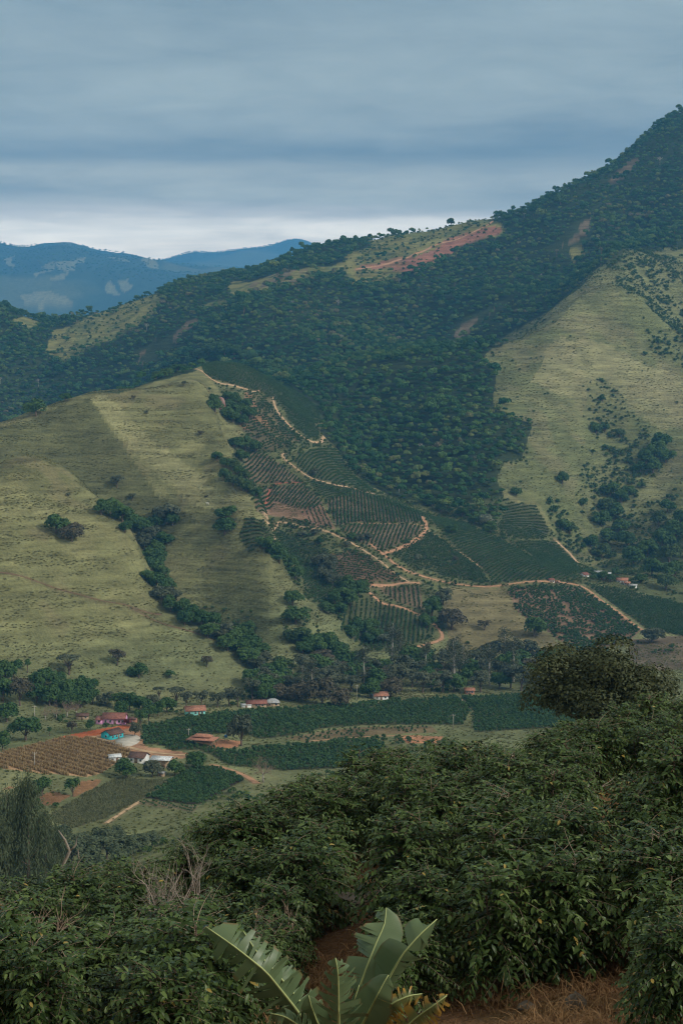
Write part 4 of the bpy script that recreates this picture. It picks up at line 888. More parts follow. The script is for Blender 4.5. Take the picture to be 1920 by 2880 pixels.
def tree_at(P_, w, h, sh, mat, label, group=None, name='tree', cat='tree'):
    i = int(rg.integers(0, len(SHAPES[sh])))
    o = empty(name, tuple(P_), float(rg.uniform(0, 2 * PI)), (w, w, h), label=label, cat=cat, group=group)
    obj('trunk', SHAPES[sh][i][2], o); obj('twigs' if sh == 'bare' else 'crown', crown_mesh(sh, i, mat), o); NTREE[0] += 1
    return o
def tree_px(u, v, wpx, hpx, sh='round', mat='tree', label='', group=None, ymin=200, **k):
    P_ = hit(u, v, ymin); m_ = pxm(P_[1]) / (1.18 if group else 1.05); P_[2] -= .15
    return tree_at(P_, wpx / m_, hpx / m_, sh, mat, label, group, **k)

# left hill and its gully
tree_px(103, 1170, 72, 54, 'round', 'tree', 'broad dark round tree on the crest of the left pasture hill')
tree_px(184, 1128, 38, 28, 'round', 'tree', 'small rounded tree on the left hill crest right of the broad one')
tree_px(158, 1498, 78, 58, 'round', 'tree', 'dark round tree of the pair on the front pasture spur')
tree_px(203, 1522, 76, 56, 'round', 'tree_brown', 'brownish round tree of the pair on the front pasture spur')
tree_px(637, 1462, 70, 44, 'round', 'tree', 'upper one of the twin dark trees beside the small coffee plot')
tree_px(632, 1503, 76, 50, 'round', 'tree', 'lower one of the twin dark trees beside the small coffee plot')
for (a, b, w, h, m, lb) in [(330,1372,44,42,'tree_grey','thin grey green shrub alone on the grazed and shaded face'), (372,1408,30,24,'tree_grey','little pale shrub just above the gully trees'), (518,1086,18,18,'tree_grey','small bush near the top of the pale pasture'), (376,1124,18,14,'tree_brown','low brown bush below the hill crest'), (564,1224,24,16,'tree_brown','low brown bush in the middle of the striped pasture'), (590,1098,14,10,'tree','tiny dark bush at the upper right of the pasture'), (412,1166,14,14,'tree_grey','slender bush in the pale pasture strip'), (193,1396,18,12,'tree_grey','faint small bush on the dark face above the front spur')]:
    tree_px(a, b, w, h, 'loose', m, lb, name='shrub', cat='shrub')
G = [(285,1440,46,40),(318,1445,56,48),(345,1462,60,50),(370,1480,54,46),(352,1490,40,34),(400,1492,56,44),(440,1480,52,44),(470,1462,62,54),(486,1470,44,36),(425,1520,58,46),(455,1525,52,40),(405,1535,46,40),(440,1552,56,44),(418,1570,50,40),(450,1580,52,42),(430,1605,58,46),(455,1622,46,40),(415,1628,46,36),(440,1650,58,44),(470,1658,46,40),(455,1682,56,44),(488,1690,48,38),(480,1712,56,44),(512,1725,56,46),(540,1742,58,46),(520,1750,46,36),(568,1755,58,46),(600,1762,54,46),(585,1785,56,44),(625,1790,62,50),(655,1805,60,48),(690,1792,60,50),(640,1822,60,46),(675,1832,64,50),(712,1830,66,50),(738,1840,54,44),(700,1858,66,50),(740,1862,56,44),(722,1882,60,50)]
for (a, b, w, h) in G: tree_px(a, b + 8, w * rg.uniform(.9, 1.2), h * rg.uniform(.9, 1.15), 'round', 'tree' if rg.random() < .82 else 'tree_grey', 'dark tree in the gully between the two pasture spurs', 'gully trees')
for (a, b, w, h) in [(605,1150,44,36),(600,1128,34,28),(640,1122,36,32),(662,1130,40,34),(690,1142,42,34),(650,1150,44,36),(676,1165,44,38),(702,1168,40,34),(655,1178,42,36),(680,1188,42,34),(640,1168,38,34)]:
    tree_px(a, b + 10, w, h, 'round', 'tree', 'dark tree crowding round the tall red boulder', 'trees round the boulder')
for (a, b, w, h) in [(660,1255,44,34),(690,1262,40,40),(720,1268,40,40),(680,1290,40,32),(610,1290,34,26),(635,1310,34,28),(660,1315,36,30),(630,1345,40,34),(655,1362,44,38),(680,1378,44,40),(694,1400,40,36),(704,1425,42,36),(722,1448,38,30),(690,1345,36,30),(670,1330,34,28)]:
    tree_px(a, b + 6, w, h, 'round', 'tree' if rg.random() < .7 else 'tree_bright', 'green tree between the pale pasture and the brown coffee rows', 'trees along the pasture edge', ymin=1000)
for (a, b, w, h, m, lb) in [(822,1703,66,50,'tree','upper one of three round trees down the pasture spur'), (832,1755,80,54,'tree','middle one of three round trees down the pasture spur'), (838,1812,80,56,'tree_bright','lower one of three round trees down the pasture spur'), (790,1890,72,56,'tree_bright','bright green round tree at the foot of the pasture spur'), (905,1868,84,46,'tree_brown','grey purple leafless-looking tree at the foot of the spur')]:
    tree_px(a, b, w, h, 'round', m, lb)
for (a, b, w, h) in [(870,1822,60,44),(885,1840,70,50),(915,1835,70,54),(945,1846,72,50),(850,1838,50,36)]:
    tree_px(a, b, w, h, 'round', 'tree', 'tree of the dark clump where the pasture spur ends', 'clump at the spur end')
# foot of the left hill
tree_px(195, 1898, 88, 62, 'umbrella', 'tree_grey', 'spreading flat-topped tree with forked trunk at the foot of the left hill')
tree_px(79, 1892, 24, 48, 'column', 'tree', 'dark columnar tree rising above the left grove')
tree_px(392, 1906, 66, 46, 'round', 'tree', 'lone dark tree low on the left slope')
tree_px(330, 1870, 60, 50, 'loose', 'tree_brown', 'thin brownish tree low on the left slope')
tree_px(582, 1876, 42, 38, 'loose', 'tree_brown', 'small brownish tree beside the terraced bank')
tree_px(478, 1905, 44, 22, 'loose', 'tree', 'low bush on the slope between the lone tree and the terraces', name='shrub', cat='shrub')
tree_px(58, 1985, 86, 95, 'loose', 'tree_brown', 'tall grey brown tree in front of the left grove')
for (a, b, w, h) in [(12,1920,66,70),(40,1905,50,50),(10,1975,60,70),(20,2030,70,60),(115,1935,60,56),(150,1940,62,60),(105,1975,62,60),(140,1985,66,64),(178,1975,64,60),(212,1965,66,62),(245,1955,56,54),(228,1990,66,58),(262,1980,44,46),(190,1992,50,44)]:
    tree_px(a, b, w, h, 'round', 'tree', 'dark tree of the dense grove below the left hill', 'left grove')
tree_px(75, 2082, 104, 78, 'round', 'tree', 'large round dark tree in front of the pale paddock')
tree_px(140, 2070, 22, 32, 'column', 'tree', 'small upright tree right of the large paddock tree')
tree_px(203, 2062, 42, 40, 'loose', 'tree_brown', 'brown thin tree left of the pink house')
tree_px(256, 2052, 30, 32, 'round', 'tree', 'small dark tree just left of the pink house')
tree_px(8, 2110, 50, 60, 'round', 'tree', 'dark tree cut by the left edge beside the vine rows')
for (a, b, w, h) in [(128,2025,50,44),(160,2022,56,48),(190,2018,56,48),(215,2012,44,40)]: tree_px(a, b, w, h, 'bare', 'twig', 'thin leafless tree in the row behind the paddock', 'leafless paddock trees')
tree_px(120, 2238, 68, 62, 'round', 'tree', 'dark tree with gaps below the vine rows'); tree_px(205, 2240, 56, 62, 'loose', 'tree', 'narrow dark tree left of the low crop plot')
tree_px(355, 2188, 74, 58, 'round', 'tree', 'bushy tree at the left end of the barns'); tree_px(428, 2184, 64, 54, 'round', 'tree_grey', 'grey green tree in front of the barns'); tree_px(492, 2180, 56, 50, 'round', 'tree', 'bushy tree at the right end of the barns')
tree_px(556, 2160, 72, 52, 'round', 'tree', 'very dark dome-shaped tree beside the small coffee plot')
tree_px(680, 2098, 80, 106, 'round', 'tree_grey', 'tall spreading tree standing in the valley coffee field')
tree_px(740, 2200, 112, 92, 'bare', 'twig', 'bare grey tree with a dome of twigs by the orange track')
tree_px(242, 2022, 18, 16, 'round', 'purple_bush', 'purple flowering bush left of the pink house', name='flowering_bush', cat='bush')
tree_px(356, 2040, 24, 22, 'round', 'red_bush', 'dark red bush at the right end of the pink house', name='red_bush', cat='bush')
tree_px(298, 2044, 22, 16, 'round', 'tree_bright', 'green bush in front of the pink house', name='bush', cat='bush')
for (a, b, w, h) in [(395,2045,44,54),(380,2070,30,44),(420,2030,48,52),(445,2015,46,46),(330,1990,50,44),(300,1985,48,40),(365,1998,50,48),(400,2005,56,50),(470,2002,50,46),(430,1995,44,44),(345,2012,44,40)]:
    tree_px(a, b, w, h, 'round' if rg.random() < .7 else 'loose', ['tree', 'tree', 'tree_grey'][int(rg.integers(3))], 'tree in the grove behind and right of the pink house', 'grove by the pink house')
for (a, b, w, h, s_) in [(448,1968,40,36,'umbrella'),(495,1985,60,52,'umbrella'),(525,1988,50,44,'loose'),(565,1982,50,40,'loose'),(610,1990,52,44,'loose'),(645,1985,48,50,'loose'),(668,1988,44,54,'loose')]:
    tree_px(a, b, w, h, s_, 'tree_grey', 'grey green tree along the slope foot left of the long shed', 'trees along the slope foot')
# wooded belt across the valley
BELT = []
for _ in range(400):
    a = rg.uniform(700, 1600); top = np.interp(a, [700, 900, 1000, 1250, 1450, 1600], [1925, 1900, 1885, 1870, 1868, 1870]); bot = np.interp(a, [700, 800, 1000, 1300, 1600], [1972, 1968, 1968, 1948, 1940]); b = rg.uniform(top, bot)
    if inpoly(np.array([a]), np.array([b]), [(1050,1955),(1095,1955),(1095,1975),(1050,1975)])[0]: continue
    if all((a - p[0]) ** 2 + ((b - p[1]) * 1.6) ** 2 > 24 ** 2 for p in BELT): BELT.append((a, b))
for (a, b) in BELT[:110]:
    r_ = rg.random(); w = rg.uniform(56, 88)
    if r_ < .45: tree_px(a, b, w, w * .8, 'round', 'tree', 'dark leafy tree in the wood across the valley floor', 'valley wood dark trees')
    elif r_ < .75: tree_px(a, b, w, w * .85, 'loose', 'tree_grey', 'grey open-crowned tree in the wood across the valley floor', 'valley wood grey trees')
    elif r_ < .88: tree_px(a, b, w * .7, w * 1.5, 'tall', 'tree_grey', 'tall slim tree in the wood across the valley floor', 'valley wood tall trees')
    else: tree_px(a, b, w * .9, w * .65, 'round', 'tree_brown', 'brown-leaved tree in the wood across the valley floor', 'valley wood brown trees')
for (a, b, w, h) in [(790,1960,60,44),(840,1965,70,50),(905,1975,76,70),(955,1985,64,58),(870,1960,50,44)]:
    tree_px(a, b + 6, w, h, 'round', 'tree_brown', 'grey brown rounded tree right of the long red-roofed shed', 'brown trees by the long shed')
for (a, b, w, h) in [(720,1965,60,60),(750,1975,56,54),(775,1960,50,50),(735,1945,60,50)]: tree_px(a, b, w, h, 'round', 'tree', 'dark tree leaning over the long red-roofed shed', 'dark trees over the long shed')
# plantation slope
tree_px(1268, 1770, 92, 68, 'round', 'tree_brown', 'brownish broad tree at the left of the tan meadow'); tree_px(1214, 1735, 60, 70, 'round', 'tree', 'tall dark tree right of the small coffee triangle')
tree_px(1246, 1700, 60, 50, 'round', 'tree_grey', 'grey green tree above the tan meadow'); tree_px(1200, 1765, 50, 44, 'round', 'tree', 'dark tree beside the orange hairpin')
tree_px(1360, 1772, 50, 32, 'loose', 'tree_brown', 'thin brown shrub in the middle of the tan meadow', name='shrub', cat='shrub'); tree_px(1500, 1790, 78, 62, 'round', 'tree', 'large dark tree at the lower left of the spotted coffee plot')
tree_px(1830, 1808, 84, 48, 'round', 'tree_grey', 'broad tree at the end of the pink path above the right slope'); tree_px(1080, 1808, 44, 30, 'round', 'tree_pale', 'pale silvery tree in the rounded coffee plot')
tree_px(1177, 1575, 24, 20, 'round', 'tree_pale', 'left one of two pale bushes in the wedge-shaped coffee plot', name='bush', cat='bush'); tree_px(1280, 1578, 18, 18, 'round', 'tree_brown', 'right one of two pale bushes in the wedge-shaped coffee plot', name='bush', cat='bush')
tree_px(885, 1340, 30, 28, 'round', 'tree_grey', 'round grey tree beside the upper track'); tree_px(1365, 1480, 50, 40, 'round', 'tree_pale', 'pale crowned tree at the lower edge of the valley forest')
for (a, b, w, h) in [(735,1590,44,36),(760,1605,50,42),(785,1620,50,40),(815,1600,46,38),(830,1625,50,36),(770,1635,46,34),(745,1615,40,32)]: tree_px(a, b + 4, w, h, 'round', 'tree', 'dark tree in the clump under the small hairpin track', 'clump under the hairpin', ymin=950)
for (a, b, w, h) in [(900,1595,44,40),(925,1610,48,40),(912,1630,44,36),(935,1645,46,38),(935,1590,34,30)]: tree_px(a, b + 2, w, h, 'round', 'tree_grey', 'rounded tree in the clump amid the sloping coffee', 'clump amid the coffee')
for (a, b, w, h) in [(975,1660,50,40),(1005,1680,56,44),(960,1690,50,40),(985,1705,52,42),(940,1700,46,40),(1020,1665,40,34),(920,1725,40,34),(955,1730,44,36)]: tree_px(a, b, w, h, 'round', 'tree', 'dark tree of the clump left of the lower orange track', 'clump left of the lower track')
for (a, b, w, h) in [(1000,1775,48,40),(1025,1785,50,40),(1045,1770,44,36),(990,1795,50,38),(1055,1795,40,30),(1030,1808,40,30)]: tree_px(a, b, w, h, 'round', 'tree', 'dark tree growing inside the rounded coffee plot', 'trees inside the rounded plot')
for (a, b, w, h) in [(990,1520,30,24),(1012,1525,32,26),(975,1540,26,20),(1035,1520,34,24),(885,1505,26,20),(850,1510,24,18),(900,1530,24,20)]: tree_px(a, b, w, h, 'round', ['tree', 'tree_grey', 'tree_pale'][int(rg.integers(3))], 'bush around the small fork of tracks left of the junction', 'bushes at the track fork', name='bush', cat='bush')
for (a, b, w, h) in [(1270,1500,40,28),(1240,1440,34,26),(1300,1455,40,30),(1335,1475,40,30),(1215,1425,34,26),(1380,1500,44,34)]: tree_px(a, b, w, h, 'round', 'tree', 'tree on the forest fringe above the long coffee slope', 'forest fringe trees')
# right hill
for (a, b, w, h, lb) in [(1580,1362,38,44,'dark bush standing alone on the right hill face'), (1640,1424,28,26,'small dark bush below the lone bush on the right hill'), (1812,1000,14,14,'tiny round tree on the pale shoulder of the right hill'), (1450,1395,34,26,'bush at the corner of the forest and the right hill'), (1692,1128,24,20,'small bush in the upper gully of the right hill')]: tree_px(a, b, w, h, 'round', 'tree', lb, ymin=1100)
for (a, b, w, h) in [(1840,1290,60,50),(1860,1260,56,46),(1815,1305,50,40),(1870,1300,50,40),(1835,1330,50,40),(1800,1330,40,32)]: tree_px(a, b, w, h, 'round', 'tree', 'dark tree of the clump in the fold of the right hill', 'clump on the right hill', ymin=1100)
for (a, b, w, h) in [(1675,1220,36,34),(1700,1215,30,26),(1740,1230,34,26),(1715,1400,50,44),(1745,1415,50,40),(1700,1440,50,40),(1730,1460,50,44),(1765,1400,44,36),(1690,1480,50,42),(1740,1500,54,44),(1710,1530,54,44),(1660,1540,44,36),(1760,1540,54,44),(1690,1570,50,40),(1780,1590,64,50),(1820,1560,60,48),(1860,1540,64,54),(1900,1520,64,54),(1880,1580,70,54),(1830,1620,64,50),(1895,1630,70,56),(1870,1660,64,48),(1910,1480,54,46),(1850,1480,50,42),(1875,1440,44,36),(1600,1500,44,30),(1580,1490,44,30)]:
    tree_px(a, b, w, h, 'round', 'tree' if rg.random() < .7 else 'tree_bright', 'green tree in the wooded gully above and right of the hamlet', 'right gully trees', ymin=1000)
for (a, b, w, h) in [(1690,1632,36,26),(1715,1636,30,24),(1730,1618,24,22),(1668,1630,20,16),(1800,1640,36,26)]: tree_px(a, b, w, h, 'round', 'tree', 'dark tree among the hamlet houses', 'hamlet trees', ymin=900)
for (a, b, w, h) in [(560,1012,40,30),(585,1006,46,36),(605,1002,50,42),(632,1004,54,44),(660,1008,50,40),(690,1018,46,36),(715,1030,46,36),(742,1042,44,36),(768,1056,44,36),(795,1070,44,36),(540,1030,36,26),(500,1046,36,24),(470,1058,34,22),(440,1066,34,22)]:
    tree_px(a, b, w, h, 'round', 'tree', 'dark tree along the top of the knoll above the uppermost coffee', 'knoll top trees', ymin=1150)
# skyline trees
for (a, b, w, h, lb) in [(1576,575,42,34,'big tree breaking the skyline where the peak begins'), (1470,606,26,24,'thin tree on the skyline left of the big one'), (1268,632,26,26,'tree on the skyline above the red clearing'), (1418,622,26,22,'round dark tree beside the end of the ridge road'), (1102,650,30,24,'dark tree at the left end of the clearing skyline')]: tree_px(a, b, w, h, 'round', 'tree', lb, ymin=1900)
# behind the foreground brow, left
for (uu, yy, w, h, sh) in [(20,300,9,27,'feather'),(75,285,9,29,'feather'),(125,300,8,22,'feather'),(50,330,9,24,'feather'),(-15,280,9,24,'feather'),(150,340,8,18,'feather'),(100,360,8,20,'feather')]:
    t_ = (uu - 960) / F * 1.015; tree_at((t_ * yy, yy, float(hgt(t_ * yy, yy)) - .5), w, h, sh, 'casuarina', 'tall feathery grey green tree at the lower left edge', 'feathery trees at the left edge')
for (uu, vv, w, h) in [(200,2440,90,80),(250,2430,90,76),(300,2420,90,70),(350,2415,80,64),(230,2400,80,64),(290,2385,70,56),(180,2390,70,70),(150,2420,80,90),(330,2370,60,44),(60,2450,90,70),(110,2455,90,80),(20,2455,90,80),(390,2395,70,48),(430,2380,60,40),(260,2460,90,70),(340,2450,90,60)]:
    tree_px(uu, vv, w, h, 'loose' if rg.random() < .5 else 'round', 'casuarina', 'soft grey bush in the thicket beyond the foreground slope', 'thicket beyond the slope', name='bush', cat='bush')
for (uu, yy, w, h) in [(1030,64,3.4,4.6),(1075,66,3.2,4.9),(1000,68,3.0,4.0),(1115,70,3.0,4.6),(1560,75,3.0,5.0)]:
    t_ = (uu - 960) / F * 1.01; tree_at((t_ * yy, yy, float(hgt(t_ * yy, yy)) - .2), w, h, 'round', 'tree_grey', 'olive green bush peeping over the foreground brow', 'bushes over the brow', name='bush', cat='bush')
# big dark tree behind the brow on the right
t_, e_ = te(1682, 1790); yb = 96.0; gz_ = float(hgt(t_ * yb, yb)); Hh = float(e_) * yb - gz_
rb = np.random.default_rng(5); (V, T), c = lobed_crown(rb, 30000, 5.9, 3.2, Hh - 3.4, 90, .26, low=-.75, lobe=.24, asp=.55); mb = trunk_limbs(rb, c, 3, .35, nlimb=18)
bt = empty('broad_tree', (float(t_) * yb, yb, gz_), label='broad dark olive tree rising behind the coffee on the right brow', cat='tree')
mb.build('trunk', M['bark'], bt); obj('crown', tri_mesh('crown', V, T, M['bigtree']), bt)
# dead trunk
rb = np.random.default_rng(9); yb = 72.0; t_, e_ = te(185, 2335); gz_ = float(hgt(t_ * yb, yb)); Hh = float(e_) * yb - gz_
dt = empty('dead_tree', (float(t_) * yb, yb, gz_), label='pale dead trunk with broken crooked limbs at the lower left', cat='tree')
mb = MB(); mb.tube([[.35, 0, -.5], [.3, 0, Hh * .45], [.1, 0, Hh * .68], [-.25, 0, Hh * .74], [.2, 0, Hh * .86], [-.05, .1, Hh * .93], [-.35, 0, Hh]], [.15, .13, .10, .085, .08, .06, .02], 8); mb.build('trunk', M['dead_wood'], dt, smooth=True)
mb = MB(); mb.tube([[.1, 0, Hh * .68], [.45, 0, Hh * .74], [.62, .1, Hh * .8], [.6, 0, Hh * .87]], [.075, .06, .045, .02], 7); mb.build('limb', M['dead_wood'], dt, smooth=True)
mb = MB(); mb.tube([[.2, 0, Hh * .86], [.5, 0, Hh * .9], [.55, .1, Hh * .96]], [.05, .04, .015], 6); mb.build('limb', M['dead_wood'], dt, smooth=True)
print('trees', NTREE[0])

# ------------------------------------------------------------------ buildings
M['pink'] = plain('pink_wall', (.74, .36, .60), .85, .12, 1.0); M['turq'] = plain('turquoise_wall', (.05, .50, .55), .85, .12, 1.0); M['teal'] = plain('teal_wall', (.25, .62, .56), .85, .12, 1.0)
M['white'] = plain('white_wall', (.72, .71, .68), .8, .12, 1.0); M['tan_wall'] = plain('tan_wall', (.40, .29, .19), .9, .2, 1.0); M['brickwall'] = plain('brick_wall', (.40, .19, .12), .9, .2, 1.5)
M['pane'] = plain('dark_pane', (.03, .035, .04), .25, .2, 1.0, spec=.5); M['door'] = plain('door_paint', (.30, .20, .14), .7, .2, 2.0); M['frame'] = plain('window_frame', (.70, .70, .70), .7, .1, 2.0)
M['roof_red'] = rooftile('red_tiles', (.29, .11, .08)); M['roof_orange'] = rooftile('orange_tiles', (.42, .185, .115)); M['roof_brown'] = rooftile('brown_tiles', (.145, .075, .055)); M['roof_white'] = rooftile('white_sheet', (.72, .73, .74)); M['roof_grey'] = rooftile('grey_sheet', (.42, .42, .42))
M['wood'] = plain('grey_wood', (.26, .20, .15), .9, .3, 3.0); M['concrete'] = plain('concrete', (.46, .42, .36), .9, .2, .5, .03)
def prism_walls(L, D, h, gh):
    mb = MB(); a, b = L / 2, D / 2
    V = [[-a, -b, -.6], [a, -b, -.6], [a, b, -.6], [-a, b, -.6], [-a, -b, h], [a, -b, h], [a, b, h], [-a, b, h], [-a, 0, h + gh], [a, 0, h + gh]]
    return mb.add(V, [[0, 1, 5, 4], [2, 3, 7, 6], [1, 2, 6, 5], [3, 0, 4, 7], [4, 5, 9, 8], [6, 7, 8, 9]], [[5, 6, 9], [7, 4, 8]])
def roof_gable(L, D, h, gh, oh=.45, th=.14):
    mb = MB(); a = L / 2 + oh; b = D / 2 + oh; sl = gh / (D / 2); ze = h - oh * sl + .06
    for s_ in (-1, 1):
        V = [[-a, s_ * b, ze], [a, s_ * b, ze], [a, 0, h + gh + .06], [-a, 0, h + gh + .06]]; V += [[p[0], p[1], p[2] + th] for p in V]
        mb.add(V, [[0, 1, 2, 3], [4, 7, 6, 5], [0, 4, 5, 1], [1, 5, 6, 2], [3, 2, 6, 7], [0, 3, 7, 4]])
    return mb
def roof_hip(L, D, h, gh, oh=.7, th=.14, rl=.45):
    mb = MB(); a = L / 2 + oh; b = D / 2 + oh; r_ = L * rl / 2
    lo = [[-a, -b, h], [a, -b, h], [a, b, h], [-a, b, h]]; V = lo + [[-r_, 0, h + gh], [r_, 0, h + gh]] + [[p[0], p[1], p[2] - th] for p in lo]
    return mb.add(V, [[0, 1, 5, 4], [2, 3, 4, 5], [6, 7, 1, 0], [7, 8, 2, 1], [8, 9, 3, 2], [9, 6, 0, 3], [6, 9, 8, 7]], [[1, 2, 5], [3, 0, 4]])
def opening(root, kind, x, z, w, h, D, side=0, L=0, mat='pane'):
    """window or door on the front (side 0), right (1) or left (-1) wall"""
    yw = -D / 2
    mb = MB()
    if side == 0:
        mb.box(x - w / 2 - .08, x + w / 2 + .08, yw - .05, yw + .05, z - .08, z + h + .08); f = mb.build(kind, M['frame'] if kind == 'window' else M['door'], root)
        if kind == 'window':
            mb = MB(); mb.box(x - w / 2, x - .04, yw - .075, yw + .02, z, z + h); mb.box(x + .04, x + w / 2, yw - .075, yw + .02, z, z + h); mb.build('pane', M[mat], f)
        else:
            mb = MB(); mb.box(x + w / 2 - .2, x + w / 2 - .12, yw - .1, yw - .04, z + h * .45, z + h * .52); mb.build('handle', M['frame'], f)
    else:
        xs = side * L / 2
        mb.box(xs - .05, xs + .05, x - w / 2 - .08, x + w / 2 + .08, z - .08, z + h + .08); f = mb.build(kind, M['frame'] if kind == 'window' else M['door'], root)
        if kind == 'window':
            mb = MB(); mb.box(xs - .075, xs + .075, x - w / 2, x + w / 2, z, z + h); mb.build('pane', M[mat], f)
def house(name, label, u, v, L, D, h, gh, yaw, wall, roof, wins=(), doors=(), side=(), cat='house', hip=False, ymin=420, oh=.45):
    P_ = hit(u, v, ymin); P_[2] = min(hgt(P_[0] + dx, P_[1] + dy) for dx in (-3, 0, 3) for dy in (0, 3, 5)) + .15
    ry = math.radians(yaw); root = empty(name, (P_[0] - math.sin(ry) * D / 2 * 1, P_[1] + math.cos(ry) * D / 2, P_[2]), ry, label=label, cat=cat)
    (prism_walls(L, D, h, 0.02 if hip else gh)).build('wall', M[wall], root)
    rf = (roof_hip(L, D, h, gh, oh) if hip else roof_gable(L, D, h, gh, oh)).build('roof', M[roof], root)
    mb = MB(); rl = (L * .45 / 2) if hip else L / 2 + oh + .03
    mb.tube([[-rl, 0, h + gh + (.02 if hip else .17)], [rl, 0, h + gh + (.02 if hip else .17)]], .13, 6); mb.build('ridge_cap', M[roof], rf)
    for (x, z, w, hh) in wins: opening(root, 'window', x, z, w, hh, D)
    for (x, w, hh) in doors: opening(root, 'door', x, 0.02, w, hh, D)
    for (sd, y_, z, w, hh, kd) in side: opening(root, kd, y_, z, w, hh, D, sd, L)
    return root
# pink farmhouse with its lower left wing
H1 = house('farmhouse', 'pink farmhouse with red tiled roof above the red earth bank', 320, 2037, 10.2, 6, 2.7, 1.9, -4, 'pink', 'roof_red', wins=[(-3.6, 1.0, .8, 1.0), (-1.4, 1.0, .8, 1.0), (2.6, 1.0, .9, 1.0), (4.1, 1.0, .8, 1.0)], doors=[(.6, .9, 2.0)])
mb = MB(); mb.box(-8.1, -5.1, -3.2, 2.4, -.6, 2.1); wg = mb.build('wing', M['pink'], H1)
mb = MB(); mb.add([[-8.5, -3.6, 2.0], [-5.1, -3.6, 2.0], [-5.1, .6, 3.1], [-8.5, .6, 3.1], [-8.5, -3.6, 2.12], [-5.1, -3.6, 2.12], [-5.1, .6, 3.22], [-8.5, .6, 3.22]], [[0, 3, 2, 1], [4, 5, 6, 7], [0, 1, 5, 4], [1, 2, 6, 5], [2, 3, 7, 6], [3, 0, 4, 7]]); mb.build('wing_roof', M['roof_red'], H1)
mb = MB(); mb.box(-7.0, -6.2, -3.26, -3.15, .9, 1.8); mb.build('window', M['pane'], H1); mb = MB(); mb.box(-8.4, 5.2, -4.2, -3.25, -.55, -.1); mb.build('porch_step', M['concrete'], H1)
H2 = house('cottage', 'turquoise cottage with dark brown roof by the round yard', 330, 2078, 7.4, 6.0, 2.3, 1.5, 52, 'turq', 'roof_brown', wins=[(-2.4, .9, .8, .9), (-.4, .9, .8, .9), (2.2, .9, .8, .9)], doors=[(.9, .85, 1.95)], side=[(1, 0.3, .9, .9, .9, 'window'), (1, 2.0, .02, .8, 1.9, 'door'), (-1, 0, .9, .9, .9, 'window')])
house('cottage', 'small teal walled house with orange roof behind the valley coffee', 551, 2012, 9.2, 6, 2.4, 1.6, 14, 'teal', 'roof_orange', wins=[(-3, .9, .8, 1.0), (0, .9, .8, 1.0), (3, .9, .8, 1.0)], side=[(-1, 0, .9, .9, 1.0, 'window')], doors=[(1.6, .9, 2.0)])
# open shed with a two-tier hipped roof on posts
P_ = hit(568, 2100, 420); op = empty('open_shed', tuple(P_ + np.array([0, 3.5, .1])), math.radians(-14), label='open-sided shed with two-tier orange tiled roof in the coffee', cat='shed')
for px_ in (-5.2, -1.8, 1.8, 5.2):
    for py_ in (-3, 3):
        mb = MB(); mb.box(px_ - .13, px_ + .13, py_ - .13, py_ + .13, -.5, 2.7); mb.build('post', M['wood'], op)
rf = roof_hip(11.2, 6.8, 2.7, 1.1, .7, .14, .62).build('roof', M['roof_orange'], op); up_ = MB(); roof_hip(7.6, 3.6, 3.75, 1.0, .4, .12, .7).build('upper_roof', M['roof_orange'], op)
mb = MB(); mb.box(-4.6, 4.6, 2.2, 2.6, -.4, 2.4); mb.build('back_wall', M['tan_wall'], op); mb = MB(); mb.box(-3, 3, -1.2, 1.2, 2.9, 3.8); mb.build('clerestory', M['tan_wall'], op)
house('long_shed', 'long low shed with red orange roof under the valley trees', 722, 1990, 9.6, 5, 2.0, 1.2, 8, 'tan_wall', 'roof_red', wins=[(-3, .8, .9, .9), (0, .8, .9, .9), (3, .8, .9, .9)], doors=[(1.5, .9, 1.9)], cat='shed')
house('shed', 'shed with faded brown hipped roof at the right end of the long shed', 768, 1987, 6.0, 5.5, 2.0, 1.6, 8, 'tan_wall', 'roof_grey', wins=[(-1.6, .8, .8, .9), (1.6, .8, .8, .9)], cat='shed', hip=True)
house('low_shed', 'low white sheet-roofed lean-to left of the long shed', 693, 1990, 4.8, 3, 1.3, .35, 8, 'white', 'roof_white', doors=[(0, .9, 1.1)], cat='shed', oh=.2)
house('cottage', 'cottage with plain orange roof at the edge of the valley wood', 1072, 1968, 7.2, 5.5, 2.1, 1.5, 12, 'white', 'roof_orange', wins=[(-2.2, .8, .8, .9), (2.2, .8, .8, .9)], doors=[(0, .9, 1.9)])
house('cottage', 'small brick-red cottage half hidden at the far end of the valley field', 1320, 1953, 5.0, 4.5, 2.2, .9, 0, 'brickwall', 'roof_orange', wins=[(-1.4, .9, .8, .9), (1.4, .9, .8, .9)], doors=[(0, .9, 1.9)])
house('barn', 'white-roofed small barn at the left of the farm sheds', 325, 2143, 4.6, 4, 1.9, .7, 16, 'white', 'roof_white', wins=[(-1, .8, .7, .7)], doors=[(.8, .9, 1.7)], cat='barn', oh=.3)
house('barn', 'brown-roofed barn between the bushy trees by the farm road', 383, 2146, 6.6, 6, 2.2, 1.4, -16, 'white', 'roof_brown', wins=[(-2, .8, .8, .8), (2, .8, .8, .8)], doors=[(0, 1.2, 1.9)], cat='barn')
house('barn', 'wooden barn with long white sheet roof below the farm road', 450, 2158, 7.6, 5.5, 2.9, .8, -14, 'tan_wall', 'roof_white', wins=[(-2.2, 1.0, .9, .9)], doors=[(1.4, 1.6, 2.2)], cat='barn', oh=.5)
house('hut', 'tiny grey-roofed hut in front of the right barn tree', 452, 2184, 2.6, 2.0, 1.2, .4, -14, 'tan_wall', 'roof_grey', doors=[(0, .7, 1.0)], cat='hut', oh=.2)
